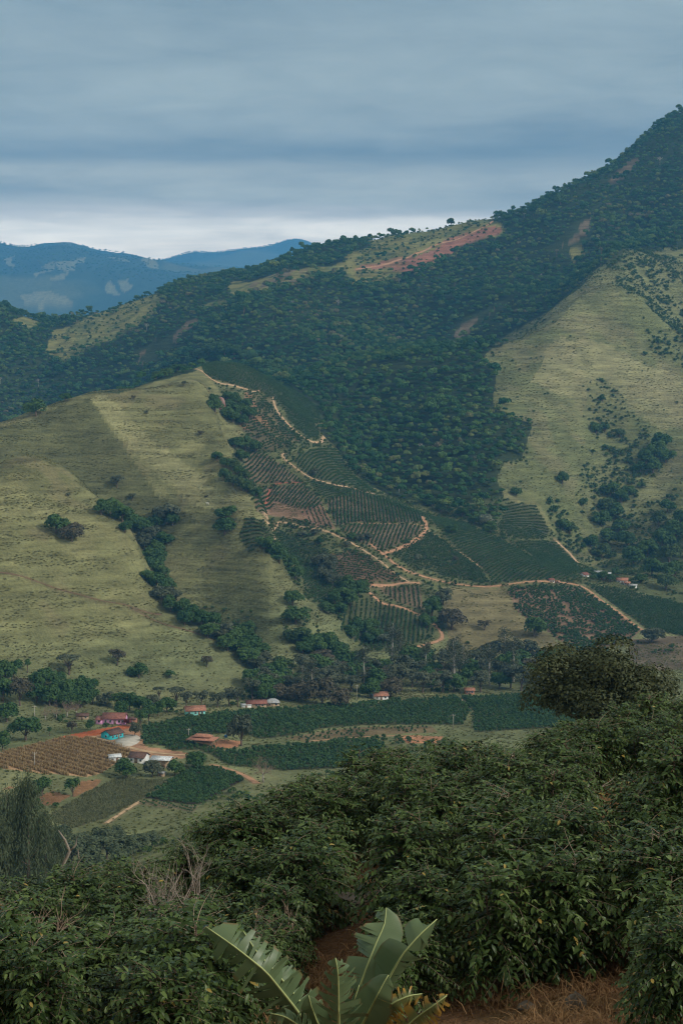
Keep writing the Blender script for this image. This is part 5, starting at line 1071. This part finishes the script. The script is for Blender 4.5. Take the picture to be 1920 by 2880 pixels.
house('annex', 'brick annex right of the pink farmhouse behind the red bush', 372, 2034, 3.4, 3, 1.9, .6, -8, 'brickwall', 'roof_brown', doors=[(0, .8, 1.7)], cat='shed', oh=.25)
house('shack', 'dark low shack behind the purple bush', 232, 2024, 5.5, 3.5, 1.7, .8, 6, 'tan_wall', 'roof_brown', doors=[(0, .8, 1.5)], wins=[(1.6, .7, .7, .7)], cat='shed', oh=.3)
# hamlet far on the right
for (lb, u_, v_, L, D, h, gh, yaw, w_, r_) in [
 ('tiny red-roofed shed at the bend of the orange road', 1551, 1638, 3.4, 3.2, 2.4, .9, 10, 'white', 'roof_red'), ('tiny cream hut right of the road-bend shed', 1568, 1640, 2.6, 2.4, 1.6, .6, 10, 'tan_wall', 'roof_orange'),
 ('small white house at the left end of the hamlet', 1648, 1622, 5, 4.5, 2.2, 1.2, 35, 'white', 'roof_red'), ('grey sheet-roofed house at the back of the hamlet', 1684, 1616, 7.5, 5, 2.2, 1.0, -10, 'white', 'roof_grey'),
 ('second grey-roofed house lower at the back of the hamlet', 1705, 1620, 6, 5, 1.9, .9, -10, 'white', 'roof_grey'), ('red-walled cottage among the hamlet trees', 1701, 1630, 4.6, 4, 2.1, 1.0, 0, 'brickwall', 'roof_red'),
 ('largest hamlet house with orange roof', 1748, 1640, 8.2, 5.5, 2.4, 1.5, -12, 'white', 'roof_orange'), ('white cottage just below the orange-roofed hamlet house', 1762, 1646, 4, 3.5, 2.0, .8, -12, 'white', 'roof_orange'),
 ('pale blue-grey roofed shed at the right end of the hamlet', 1778, 1652, 5.5, 4, 1.8, .7, -16, 'white', 'roof_grey')]:
    house('cottage', lb, u_, v_, L, D, h, gh, yaw, w_, r_, wins=[(-L * .28, .9, .8, .9), (L * .28, .9, .8, .9)], doors=[(0, .8, 1.6)], ymin=1000)
# round concrete drying yard
P_ = hit(360, 2083, 420); mb = MB(); an = np.linspace(0, 2 * PI, 29)[:-1]; rx, ry_ = 5.2, 11.5
xs, ys = P_[0] + np.cos(an) * rx, P_[1] + np.sin(an) * ry_; zt = hgt(xs, ys) + .28
mb.add(np.concatenate([np.stack([xs, ys, zt], 1), np.stack([xs, ys, zt - .8], 1), [[P_[0], P_[1], float(hgt(P_[0], P_[1])) + .3]]]), [[i, i + 28, (i + 1) % 28 + 28, (i + 1) % 28] for i in range(28)], [[i, (i + 1) % 28, 56] for i in range(28)])
tag(mb.build('drying_yard', M['concrete']), kind='structure')
# fence beside the farm road
fp = np.array([hit(a, b, 420) for a, b in [(283, 2086), (310, 2094), (340, 2102), (366, 2109)]]); s_ = np.linspace(0, 1, 19); fx = np.interp(s_, np.linspace(0, 1, 4), fp[:, 0]); fy = np.interp(s_, np.linspace(0, 1, 4), fp[:, 1]); fz = hgt(fx, fy)
fe = empty('fence', (fx[0], fy[0], float(fz[0])), label='pale post and rail fence along the farm road above the vine rows', cat='fence')
pm = MB(); pm.box(-.09, .09, -.09, .09, -.3, 1.35); pmesh = pm.mesh('post', [M['bark_pale']])
for i in range(19): obj('post', pmesh, fe, (fx[i] - fx[0], fy[i] - fy[0], float(fz[i] - fz[0])))
for hh in (.55, 1.15):
    mb = MB(); mb.tube(np.stack([fx - fx[0], fy - fy[0] - .1, fz - fz[0] + hh], 1), .05, 4); mb.build('rail', M['bark_pale'], fe)
# power poles
for (u_, v_, hpx, lb) in [(98, 2030, 46, 'power pole with crossarm beside the leafless paddock trees'), (1274, 2052, 44, 'power pole standing in the valley coffee right of centre'), (1003, 1968, 42, 'pale pole in front of the valley wood'), (531, 2076, 28, 'thin pole at the left corner of the open shed'), (98, 2160, 46, 'wooden pole in the dry vine rows')]:
    P_ = hit(u_, v_, 420); H_ = hpx / pxm(P_[1]); po = empty('power_pole', tuple(P_), .2, label=lb, cat='pole')
    mb = MB(); mb.tube([[0, 0, -.6], [0, 0, H_]], [.16, .11], 7); mb.build('pole', M['bark_pale'], po); mb = MB(); mb.box(-.85, .85, -.06, .06, H_ - .5, H_ - .34); ar = mb.build('crossarm', M['bark_pale'], po)
    for q in (-.7, 0, .7):
        mb = MB(); mb.tube([[q, 0, H_ - .34], [q, 0, H_ - .16]], [.05, .04], 5); mb.build('insulator', M['white'], ar)
# blue water tank on a stand
P_ = hit(636, 2086, 420); wt = empty('water_tank', tuple(P_), 0, label='small blue water tank on a stand right of the open shed', cat='tank')
for q in ((-.5, -.5), (.5, -.5), (.5, .5), (-.5, .5)):
    mb = MB(); mb.box(q[0] - .06, q[0] + .06, q[1] - .06, q[1] + .06, -.3, 1.9); mb.build('leg', M['wood'], wt)
mb = MB(); mb.tube([[0, 0, 1.9], [0, 0, 2.8], [0, 0, 2.9], [0, 0, 3.05]], [.62, .72, .74, .35], 14); mb.build('tank', plain('blue_plastic', (.05, .22, .5), .5, .1), wt)
# boulder
P_ = hit(622, 1152, 900); rb = np.random.default_rng(3); an = np.linspace(0, 2 * PI, 17)[:-1]; zz_ = np.array([-1.5, .3, 2.2, 4.5, 6.8, 8.6, 9.6, 10]); rr_ = np.array([2.9, 3.1, 3.3, 3.2, 2.8, 2.1, 1.2, .2]); V = []
for j, (z_, r_) in enumerate(zip(zz_, rr_)): V += [[math.cos(a) * r_ * (1 + .16 * math.sin(2 * a + 1) + rb.normal() * .05), math.sin(a) * r_ * (1 + rb.normal() * .05), z_ + rb.normal() * .12] for a in an]
q = [[j * 16 + i, j * 16 + (i + 1) % 16, (j + 1) * 16 + (i + 1) % 16, (j + 1) * 16 + i] for j in range(7) for i in range(16)]
mb = MB(); mb.add(V, q, [[112 + i, 112 + (i + 1) % 16, 112] for i in range(1, 15)]); M['red_rock'] = plain('red_rock', (.26, .155, .13), .9, .5, .35, .3, bscale=.9)
tag(mb.build('boulder', M['red_rock'], None, True, loc=tuple(P_)), 'tall reddish boulder among dark trees at the pasture edge', 'boulder')
# two cattle on the pale strip
def cow(u_, v_, mat, label, rz):
    P_ = hit(u_, v_, 800); o = empty('cow', tuple(P_), rz, 1.15, label=label, cat='cow')
    mb = MB(); mb.tube([[-.85, 0, 1.0], [-.6, 0, 1.05], [0, 0, .98], [.55, 0, 1.05], [.8, 0, 1.12], [1.15, 0, 1.2], [1.3, 0, 1.18], [1.6, 0, .98]], [.12, .33, .38, .36, .26, .15, .16, .08], 10)
    for lx in (-.62, .55):
        for ly in (-.2, .2): mb.tube([[lx, ly, .9], [lx + .05, ly, .5], [lx, ly, .05], [lx, ly, 0]], [.13, .075, .06, .07], 6)
    mb.tube([[-.85, 0, 1.05], [-.98, 0, .9], [-1.0, 0, .45]], [.05, .03, .04], 5); mb.build('body', M[mat], o, True)
    for ly in (-.12, .12):
        mb = MB(); mb.tube([[1.28, ly, 1.3], [1.26, ly * 2.3, 1.34]], [.05, .02], 5); mb.build('ear', M[mat], o)
M['cow_black'] = plain('black_hide', (.02, .018, .016), .8, .2); M['cow_white'] = plain('white_hide', (.75, .72, .66), .8, .1)
cow(580, 1400, 'cow_black', 'black cow grazing on the pale pasture strip', .3); cow(584, 1420, 'cow_white', 'white cow grazing just below the black one', 2.6)

# ------------------------------------------------------------------ foreground coffee
def coffee_bush(seed, H=1.6, Rad=.72):
    rng = np.random.default_rng(seed); st = MB(); br = MB(); B0 = []; D0 = []; Y0 = []; S0 = []
    ns = int(rng.integers(3, 5))
    for si in range(ns):
        an = si * 2 * PI / ns + rng.uniform(-.4, .4); lean = rng.uniform(.12, .3) * Rad; hs = H * rng.uniform(.82, 1.0)
        zs = np.linspace(-.1, hs, 8); bx_ = np.cos(an) * (.08 + lean * (zs / hs) ** .8) + rng.normal(size=8) * .012; by_ = np.sin(an) * (.08 + lean * (zs / hs) ** .8) + rng.normal(size=8) * .012
        st.tube(np.stack([bx_, by_, zs], 1), np.linspace(.028, .007, 8), 6)
        nz = int(hs / .045)
        for j in range(nz):
            z = .16 * H + (hs - .16 * H) * (j + rng.uniform(0, .8)) / nz; f = z / H
            p0 = np.array([np.interp(z, zs, bx_), np.interp(z, zs, by_), z]); prof = Rad * np.interp(f, [.1, .3, .55, .8, 1.0], [.85, 1.05, 1.0, .72, .28]) * rng.uniform(.72, 1.12)
            a0 = j * 1.57 + rng.uniform(-.5, .5) + si
            for a in (a0, a0 + PI):
                if rng.random() < .12: continue
                d = np.array([math.cos(a), math.sin(a), 0]); off = np.dot(p0[:2], d[:2]); L = max(.16, prof - off * .8)
                n_ = max(3, int(L / .060)); s_ = np.linspace(0, 1, n_ + 1); drop = np.interp(f, [0, .5, 1], [.75, .55, .15]) * rng.uniform(.7, 1.3); rise = np.interp(f, [0, .5, 1], [.2, .3, .75])
                wob = np.cross(d, [0, 0, 1]) * rng.normal() * .25; bsz = rng.uniform(.75, 1.2)
                P_ = p0 + (d[None] * s_[:, None] + wob[None] * (s_ ** 2)[:, None]) * L; P_[:, 2] += L * (rise * s_ - drop * s_ ** 2)
                if rng.random() < .5: br.tube(P_[::2] if n_ > 4 else P_, np.linspace(.006, .002, len(P_[::2] if n_ > 4 else P_)), 3, cap=False)
                T_ = np.gradient(P_, axis=0); T_ /= np.linalg.norm(T_, axis=1)[:, None]
                k0 = 1 if f > .6 else max(1, int(n_ * .15))
                for q in range(k0, n_ + 1):
                    sd = np.cross(T_[q], [0, 0, 1]); sd /= np.linalg.norm(sd) + 1e-9
                    for sg in (-1, 1):
                        if rng.random() < .08: continue
                        dd = sd * sg * rng.uniform(.6, 1.0) + T_[q] * rng.uniform(.35, .9) + np.array([0, 0, rng.uniform(-.8, .25)]) + (np.array([0, 0, .35]) if (q >= n_ - 1 and f > .8) else 0)
                        B0.append(P_[q]); D0.append(dd); S0.append(bsz * rng.uniform(.085, .150) * (1 if q < n_ else .7) * .92); Y0.append(max(0, (q / n_ - .75) * 2.4) * rng.uniform(.0, 1) * (.25 + .75 * f) * (rng.random() < .8))
    B0 = np.array(B0); D0 = np.array(D0); D0 /= np.linalg.norm(D0, axis=1)[:, None]; S0 = np.array(S0)[:, None]; n = len(B0)
    up_ = np.array([[0, 0, 1.]]) + rng.normal(size=(n, 3)) * .35; Sd = np.cross(D0, up_); Sd /= np.linalg.norm(Sd, axis=1)[:, None] + 1e-9; Nn = np.cross(Sd, D0)
    w = S0 * rng.uniform(.165, .215, (n, 1)); cv = S0 * rng.uniform(.08, .34, (n, 1))
    c1 = B0 + D0 * S0 * .34; c2 = B0 + D0 * S0 * .70 - Nn * cv * .45; tip = B0 + D0 * S0 * .98 - Nn * cv
    fo = w * .35
    V = np.stack([B0, c1 + Sd * w + Nn * fo, c1, c1 - Sd * w + Nn * fo, c2 + Sd * w * .85 + Nn * fo * .6, c2, c2 - Sd * w * .85 + Nn * fo * .6, tip], 1).reshape(-1, 3)
    i = np.arange(n)[:, None] * 8
    me = mesh_np('foliage', V, [np.concatenate([i + [[2, 1, 4, 5]], i + [[3, 2, 5, 6]]]), np.concatenate([i + [[0, 1, 2]], i + [[0, 2, 3]], i + [[4, 7, 5]], i + [[5, 7, 6]]])], [M['coffee']])
    a = me.attributes.new('young', 'FLOAT', 'POINT'); a.data.foreach_set('value', np.repeat(np.clip(Y0, 0, 1), 8).astype(np.float32))
    return me, st.mesh('stem', [M['bark']], True), br.mesh('branch', [M['twig']]), n, B0, D0
def single_leaf(seed):
    rng = np.random.default_rng(seed); L = 1.0; w = rng.uniform(.17, .21); c = rng.uniform(.1, .3); f_ = .07
    V = [[0, 0, 0], [.3, w, f_], [.3, 0, .02], [.3, -w, f_], [.65, w * .9, f_ * .6 - c * .4], [.65, 0, -c * .4], [.65, -w * .9, f_ * .6 - c * .4], [1, 0, -c], [-.08, 0, .03]]
    me = mesh_np('leaf', V, [np.array([[2, 1, 4, 5], [3, 2, 5, 6]]), np.array([[0, 1, 2], [0, 2, 3], [4, 7, 5], [5, 7, 6], [8, 0, 2]])], [M['coffee']]); me.attributes.new('young', 'FLOAT', 'POINT').data.foreach_set('value', np.full(9, rng.uniform(0, .5), np.float32)); return me
LEAVES = [single_leaf(i) for i in range(6)]; rlf = np.random.default_rng(99)
BUSH = [coffee_bush(50 + i, H=[1.7, 1.9, 1.5, 1.8, 1.6, 1.95, 1.7][i], Rad=[.78, .70, .84, .74, .80, .74, .86][i]) for i in range(7)]
print('bush leaves', [b[3] for b in BUSH])
ORD = ['zeroth', 'first', 'second', 'third', 'fourth', 'fifth', 'sixth', 'seventh', 'eighth', 'ninth', 'tenth', 'eleventh', 'twelfth', 'thirteenth', 'fourteenth', 'fifteenth', 'sixteenth', 'seventeenth', 'eighteenth', 'nineteenth', 'twentieth']
TENS = {2: 'twenty', 3: 'thirty', 4: 'forty', 5: 'fifty', 6: 'sixty', 7: 'seventy', 8: 'eighty', 9: 'ninety'}
TENTH = {2: 'twentieth', 3: 'thirtieth', 4: 'fortieth', 5: 'fiftieth', 6: 'sixtieth', 7: 'seventieth', 8: 'eightieth', 9: 'ninetieth'}
def ordw(n):
    if n <= 20: return ORD[n]
    if n >= 100: return 'hundred and ' + ordw(n - 100) if n > 100 else 'hundredth'
    return TENTH[n // 10] if n % 10 == 0 else TENS[n // 10] + '-' + ORD[n % 10]
rg = np.random.default_rng(77)
NO_BUSH = [[(920,2490),(1090,2470),(1100,2640),(1080,2960),(920,2960)], [(1190,2930),(1330,2890),(1500,2860),(1700,2835),(1860,2815),(1850,3040),(1990,3040),(1990,3200),(1190,3200)], [(1690,2240),(1990,2180),(1990,2330),(1720,2400)], [(560,2890),(1290,2890),(1290,3300),(560,3300)], [(420,2545),(545,2545),(545,2690),(420,2690)]]
brow_y = lambda t_: np.interp(t_, *[np.array(z_) for z_ in zip(*sorted((float(te(a, b)[0]), c_) for a, b, c_ in LINES[5]))])
row_y = np.concatenate([np.arange(14.6, 30, 1.8), np.arange(30.0, 50, 2.05)])
NB = 0
for ri, y0 in enumerate(row_y):
    xs = np.arange(-.275 * y0, .275 * y0, 1.05) + rg.uniform(-.4, .4); row = []
    for x_ in xs:
        x_ = x_ + rg.normal() * .13; y_ = y0 + rg.normal() * .22 - .02 * x_
        if y_ > brow_y(x_ / y_) + 3.2: continue
        u_, v_ = pix(np.array([x_]), np.array([y_]))
        if any_poly(u_, v_, NO_BUSH)[0] or v_[0] > 3350: continue
        row.append((x_, y_))
    rown = 'front row' if ri == 0 else ('back row on the brow' if ri == len(row_y) - 1 else ordw(ri + 1) + ' row back')
    for ci, (x_, y_) in enumerate(row):
        b = BUSH[int(rg.integers(len(BUSH)))]; s_ = float(rg.uniform(.68, 1.02))
        o = empty('coffee_bush', (x_, y_, float(hgt(x_, y_)) - .02), float(rg.uniform(0, 2 * PI)), (s_ * rg.uniform(.95, 1.12), s_ * rg.uniform(.95, 1.12), s_), label='glossy dark coffee bush, %s from the left in the %s of the foreground' % (ordw(ci + 1), rown), cat='bush', group='foreground coffee bushes')
        obj('stem', b[1], o); obj('branch', b[2], o); tag(obj('foliage', b[0], o), kind='stuff'); NB += 1
        if y_ < 19.5 and abs(x_ / y_) < .235:
            rr = np.hypot(b[4][:, 0], b[4][:, 1]) + .4 * b[4][:, 2]; cand = np.argsort(-rr)[:len(rr) // 3]; ca_, sa_ = math.cos(o.rotation_euler.z), math.sin(o.rotation_euler.z)
            wy = b[4][cand, 0] * sa_ + b[4][cand, 1] * ca_; cand = cand[wy < .15]
            for q in rlf.choice(cand, min(40, len(cand)), replace=False):
                d_ = Vector(b[5][q] + rlf.normal(size=3) * .3); lo = obj('leaf', LEAVES[int(rlf.integers(6))], o, tuple(b[4][q]), 0, float(rlf.uniform(.11, .165))); lo.rotation_euler = d_.to_track_quat('X', 'Z').to_euler()
print('foreground bushes', NB)

# ------------------------------------------------------------------ nearest single coffee plants of the small valley plot
x, y, an = rows_in(SMALL_PLOT, (1, -.42), 2.3, 1.7, rg, .08)
o_ = np.argsort(y); keep = o_[:190]; rest = o_[190:]
SP_ROOT = [obj('crown', cm_[i]) for i in range(0)]
pr_ = np.array([-math.sin(an), math.cos(an)]); prc = x * pr_[0] + y * pr_[1]; rowi = np.rint((prc - prc.min()) / 2.3).astype(int); rowi -= rowi[keep].min(); seen = {}
for n_, i in enumerate(sorted(keep, key=lambda q: x[q])):
    s_ = float(rg.uniform(.95, 1.2)); o = obj('coffee_plant', cm_[int(rg.integers(5))], None, (x[i], y[i], float(hgt(x[i], y[i])) - .05), float(rg.uniform(0, 6.28)), s_)
    seen[rowi[i]] = seen.get(rowi[i], 0) + 1; tag(o, 'rounded coffee plant, %s from the left in %s row of the small dark plot' % (ordw(seen[rowi[i]]), ordw(int(rowi[i]) + 1)), 'bush', 'plants of the small dark plot')
if len(rest):
    s_ = rg.uniform(.95, 1.2, len(rest)); scatter('coffee_rows', np.stack([x[rest], y[rest], hgt(x[rest], y[rest]) - .05], 1), s_, COFFEE, 5, 401, .05, label='far rows of the small dark coffee plot beside the dome-shaped tree')

# ------------------------------------------------------------------ banana plant
def banana_mat(name, c1, c2, dry=None):
    m, n, l, b = new_mat(name); at = n.new('ShaderNodeAttribute'); at.attribute_name = 'along'; ac = n.new('ShaderNodeAttribute'); ac.attribute_name = 'across'
    wv = math_n(n, l, 'SINE', math_n(n, l, 'MULTIPLY', at.outputs['Fac'], 420.0)); g = n.new('ShaderNodeNewGeometry'); no = n.new('ShaderNodeTexNoise'); no.inputs['Scale'].default_value = 5; no.inputs['Detail'].default_value = 4; l.new(g.outputs['Position'], no.inputs['Vector'])
    f = math_n(n, l, 'ADD', math_n(n, l, 'MULTIPLY', wv, .05), no.outputs[0]); mixn = n.new('ShaderNodeMix'); mixn.data_type = 'RGBA'; mixn.clamp_factor = True; l.new(f, mixn.inputs[0]); mixn.inputs[6].default_value = (*c1, 1); mixn.inputs[7].default_value = (*c2, 1); c = mixn.outputs[2]
    m2 = n.new('ShaderNodeMix'); m2.data_type = 'RGBA'; d = dry or .12
    ed = math_n(n, l, 'ADD', ac.outputs['Fac'], math_n(n, l, 'MULTIPLY', math_n(n, l, 'SUBTRACT', no.outputs[0], .5), .5)); r_ = n.new('ShaderNodeMapRange'); r_.inputs[1].default_value = 1.02 - d; r_.inputs[2].default_value = 1.12 - d * .5; l.new(ed, r_.inputs[0])
    l.new(r_.outputs[0], m2.inputs[0]); l.new(c, m2.inputs[6]); m2.inputs[7].default_value = (.42, .24, .05, 1) if dry else (.16, .10, .04, 1)
    l.new(m2.outputs[2], b.inputs['Base Color']); b.inputs['Roughness'].default_value = .42; b.inputs['Specular IOR Level'].default_value = .35
    bp = n.new('ShaderNodeBump'); bp.inputs['Distance'].default_value = .0012; l.new(no.outputs[0], bp.inputs['Height']); l.new(bp.outputs[0], b.inputs['Normal'])
    tr = n.new('ShaderNodeBsdfTranslucent'); l.new(m2.outputs[2], tr.inputs[0]); ms = n.new('ShaderNodeMixShader'); ms.inputs[0].default_value = .18
    l.new(b.outputs[0], ms.inputs[1]); l.new(tr.outputs[0], ms.inputs[2]); l.new(ms.outputs[0], n['Material Output'].inputs[0])
    return m
M['banana'] = banana_mat('banana_leaf', (.075, .118, .055), (.150, .205, .10)); M['banana_dry'] = banana_mat('banana_leaf_yellowing', (.10, .125, .05), (.20, .20, .07), .75)
M['midrib'] = plain('banana_midrib', (.36, .40, .17), .5, .15, 6); M['pseudostem'] = plain('pseudostem', (.16, .15, .07), .6, .4, 8)
def w3(u_, v_, y_):
    t_, e_ = te(u_, v_); return np.array([float(t_) * y_, y_, float(e_) * y_])
def banana_leaf(root, pts, W_, roll, aL, aR, tearL, tearR, seed, mat='banana', lenscale=1.0):
    """pts tip->base as (u, v, y); aL / aR: how far each half folds back from the camera; tear: mean strip width, 0 = whole"""
    rng = np.random.default_rng(seed); K = np.array([w3(*p) for p in pts]); d = np.concatenate([[0], np.cumsum(np.linalg.norm(np.diff(K, axis=0), axis=1))]); Lt = d[-1]
    def at(s_):
        s_ = np.asarray(s_); out_ = np.stack([np.interp(s_, d, K[:, j]) for j in range(3)], -1); return out_
    ns = 120; ss_ = np.linspace(0, Lt, ns); P_ = at(ss_); kk = np.ones(9) / 9
    for j in range(3): P_[4:-4, j] = np.convolve(P_[:, j], kk, 'valid')
    T_ = np.gradient(P_, axis=0); T_ /= np.linalg.norm(T_, axis=1)[:, None]
    view = -P_ / np.linalg.norm(P_, axis=1)[:, None]; S_ = np.cross(T_, view); S_ /= np.linalg.norm(S_, axis=1)[:, None]; Vn = np.cross(S_, T_)
    f = ss_ / Lt; prof = np.interp(f, [0, .04, .12, .3, .6, .85, .97, 1], [.12, .42, .72, .98, 1, .8, .35, .08]) * W_
    Vs, Q, AL, AC = [], [], [], []; nn = 0; g = np.array([0, 0, -1.])
    for sg, ang, tear in ((-1, aL, tearL), (1, aR, tearR)):
        cuts = [0]
        while cuts[-1] < ns - 1:
            stp = ns if tear == 0 else max(2, int(rng.exponential(tear) / Lt * ns) + 2); cuts.append(min(ns - 1, cuts[-1] + stp))
        for a, b in zip(cuts[:-1], cuts[1:]):
            if tear and rng.random() < .06: continue
            idx = np.arange(a, b + 1); extra = (rng.normal() * .42 + .15) if tear else 0; shift = rng.normal() * .03 if tear else 0; n_w = 7; lw = rng.uniform(.82, 1.05) if tear else 1
            for q in range(n_w):
                c_ = q / (n_w - 1); an_ = roll * sg + ang * (.45 + .75 * c_) + extra * c_ * 1.3
                if q == 0: pos = P_[idx].copy()
                else: pos = pos + (S_[idx] * sg * math.cos(an_) - Vn[idx] * math.sin(an_)) * (prof[idx] * lw / (n_w - 1))[:, None] + T_[idx] * (-.10 * prof[idx] / (n_w - 1))[:, None] + g * (abs(extra) * .012 + .004 * c_)
                pp = pos.copy()
                if tear and len(idx) > 2:   # strips narrow towards their free ends
                    mid_ = pos.mean(0); pp = pos + (mid_ - pos) * (.28 * c_ ** 2) * np.abs(np.linspace(-1, 1, len(idx)))[:, None] + T_[idx] * shift * c_
                Vs.append(pp); AL.append(ss_[idx]); AC.append(np.full(len(idx), c_))
            m_ = len(idx)
            for q in range(n_w - 1):
                for k in range(m_ - 1):
                    a0 = nn + q * m_ + k; Q.append([a0, a0 + 1, a0 + m_ + 1, a0 + m_])
            nn += n_w * m_
    me = mesh_np('leaf_blade', np.concatenate(Vs), [np.array(Q)], [M[mat]], smooth=True)
    for nm, arr in (('along', AL), ('across', AC)):
        a = me.attributes.new(nm, 'FLOAT', 'POINT'); a.data.foreach_set('value', np.concatenate(arr).astype(np.float32))
    lf = obj('leaf', me, root); mb = MB(); mb.tube(P_[::6] - Vn[::6] * .0 , np.linspace(.005, .021, len(P_[::6])), 6); mb.build('midrib', M['midrib'], lf, True)
    return lf
YB = 15.2
bp_ = w3(955, 3010, YB); bp_[2] = float(hgt(bp_[0], bp_[1]))
bn = empty('banana_plant', (0, 0, 0), label='banana plant with broad torn leaves at the bottom centre', cat='banana plant')
mb = MB(); mb.tube([bp_ + [0, 0, -.2], bp_ + [.02, 0, .25], w3(950, 2960, YB)], [.13, .11, .07], 10); mb.build('pseudostem', M['pseudostem'], bn, True)
for k_, (pts_, W_, roll_, aL_, aR_, tL_, tR_, mt_) in enumerate([
 ([(579,2606,14.6),(660,2662,14.5),(748,2732,14.5),(820,2822,14.7),(870,2890,14.9),(940,2985,15.2)], .33, .15, .6, .75, .03, .035, 'banana'),
 ([(685,2620,15.3),(722,2678,15.2),(772,2730,15.1),(830,2800,15.1),(885,2872,15.1),(945,2985,15.2)], .23, 0, .55, .5, .03, .03, 'banana'),
 ([(1086,2553,15.6),(1082,2600,15.5),(1058,2650,15.4),(1030,2722,15.3),(1000,2810,15.2),(960,2985,15.2)], .30, .1, .25, .35, .0, .05, 'banana'),
 ([(1228,2585,15.1),(1180,2628,15.0),(1132,2682,15.0),(1096,2745,15.1),(1062,2810,15.2),(965,2985,15.2)], .28, .0, 1.0, .7, .05, .07, 'banana'),
 ([(943,2694,14.1),(950,2730,14.1),(952,2785,14.2),(952,2850,14.3),(952,2985,14.8)], .30, 0, .8, .8, .03, .03, 'banana'),
 ([(1256,2800,14.6),(1215,2830,14.6),(1170,2862,14.7),(1130,2900,14.8),(970,2990,15.2)], .19, 0, .5, .5, .022, .022, 'banana_dry'),
 ([(1186,2795,15.0),(1150,2800,14.9),(1105,2820,14.9),(1060,2860,15.0),(965,2985,15.2)], .18, 0, .6, .5, .025, .025, 'banana_dry'),
 ([(1092,2742,14.5),(1078,2765,14.5),(1060,2800,14.5),(1030,2860,14.7),(960,2985,15.0)], .22, .2, .3, .35, .12, .0, 'banana'),
 ([(868,2800,14.6),(875,2830,14.6),(890,2870,14.7),(940,2985,15.0)], .15, 0, .3, .3, 0, 0, 'banana'),
 ([(760,2850,14.4),(800,2858,14.4),(850,2890,14.5),(940,2985,15.0)], .20, 0, .7, .9, .03, .03, 'banana'),
 ([(1010,2770,15.0),(1000,2800,15.0),(985,2860,15.0),(958,2985,15.1)], .20, 0, .5, .6, .04, .04, 'banana')]):
    banana_leaf(bn, pts_, W_, roll_, aL_, aR_, tL_, tR_, k_ + 1, mt_)

# ------------------------------------------------------------------ foreground ground and small things
x, y = jgrid(-9, 12, 13.2, 41, .21, rg); k = in_frame(x, y, .03); x, y = x[k], y[k]
k = fbm(x, y, 1.4, 2) > .05; x, y = x[k], y[k]
print('straw', len(x))
scatter('dry_grass', np.stack([x, y, hgt(x, y)], 1), rg.uniform(.5, 1.25, len(x)), STRAW, 5, 501, .25, label='dry straw and fallen litter between the foreground bushes')
def bare_bush(uv_, y_, H_, label, seed, lev=3, mat='twig', n=7):
    rb = np.random.default_rng(seed); t_, _ = te(*uv_); P_ = np.array([float(t_) * y_, y_, 0]); P_[2] = float(hgt(P_[0], y_)); o = empty('bare_bush', tuple(P_), label=label, cat='bush')
    st = MB(); tw = MB()
    for i in range(n):
        an = i * 2 * PI / n + rb.uniform(-.3, .3); d = np.array([math.cos(an) * .28, math.sin(an) * .28, 1]); d /= np.linalg.norm(d)
        st.tube([[0, 0, -.1], d * H_ * .25, d * H_ * .5], [.022, .018, .013], 5)
        bare_branches(tw, rb, d * H_ * .45, d, H_ * .38, .016, lev); bare_branches(tw, rb, d * H_ * .3, d + rb.normal(size=3) * .4, H_ * .4, .014, lev - 1)
    st.build('stem', M['bark_pale'], o); tw.build('twigs', M[mat], o); return o
M['dead_twig'] = plain('dead_twig', (.32, .26, .22), .9, .25, 8)
bare_bush((475, 2590), 23.0, 1.75, 'leafless pale coffee bush among the green ones on the left', 12, mat='dead_twig')
bare_bush((130, 2560), 22.5, 1.45, 'thin half-bare bush of brown twigs near the left edge', 13, 2, n=5); bare_bush((1620, 2300), 29.0, 1.3, 'tangle of pale dead twigs on the right below the brow', 14, 2, mat='dead_twig', n=5); bare_bush((760, 2620), 21.0, 1.1, 'dry brown twigs behind the left banana leaf', 15, 2, n=5)
def rock(uv_, ymin, r_, label, seed, sq=(1, 1, .7)):
    rb = np.random.default_rng(seed); P_ = hit(*uv_, ymin); V = []; nl, nr = 7, 12
    for j in range(nl):
        ph = PI * (j / (nl - 1)); 
        for i in range(nr):
            a = 2 * PI * i / nr; k_ = 1 + .25 * math.sin(3 * a + seed) * math.sin(ph) + rb.normal() * .07; V.append([r_ * k_ * math.sin(ph) * math.cos(a) * sq[0], r_ * k_ * math.sin(ph) * math.sin(a) * sq[1], r_ * k_ * math.cos(ph) * sq[2]])
    q = [[j * nr + i, (j + 1) * nr + i, (j + 1) * nr + (i + 1) % nr, j * nr + (i + 1) % nr] for j in range(nl - 1) for i in range(nr)]
    mb = MB(); mb.add(V, q); tag(mb.build('rock', M['rock'], None, False, loc=tuple(P_ + [0, 0, r_ * .25])), label, 'rock')
rock((1618, 2838), 12, .13, 'grey pointed rock under the lower right bush', 4, (1, .8, 1.2)); rock((985, 2545), 14, .3, 'flat grey rock in the bare gap behind the banana', 6, (1.5, 1, .4)); rock((1030, 2520), 14, .22, 'smaller grey rock beside the flat one in the bare gap', 8, (1.2, 1, .6)); rock((1480, 2838), 12, .1, 'small pale stone on the bare ground at the lower right', 10)

# every thing of a look-alike group is told apart by its place in that group
from collections import defaultdict
gr = defaultdict(list)
for o in COL.objects:
    if o.parent is None and 'group' in o and o['group'] not in ('foreground coffee bushes', 'plants of the small dark plot'): gr[o['group']].append(o)
for g, L in gr.items():
    pu = [(float(uv(o.location.x / o.location.y, o.location.z / o.location.y)[0]), o) for o in L]
    for i, (a, o) in enumerate(sorted(pu, key=lambda q: q[0])):
        o['label'] = '%s, %s from the left' % (o['label'], ordw(i + 1) if i else 'first')
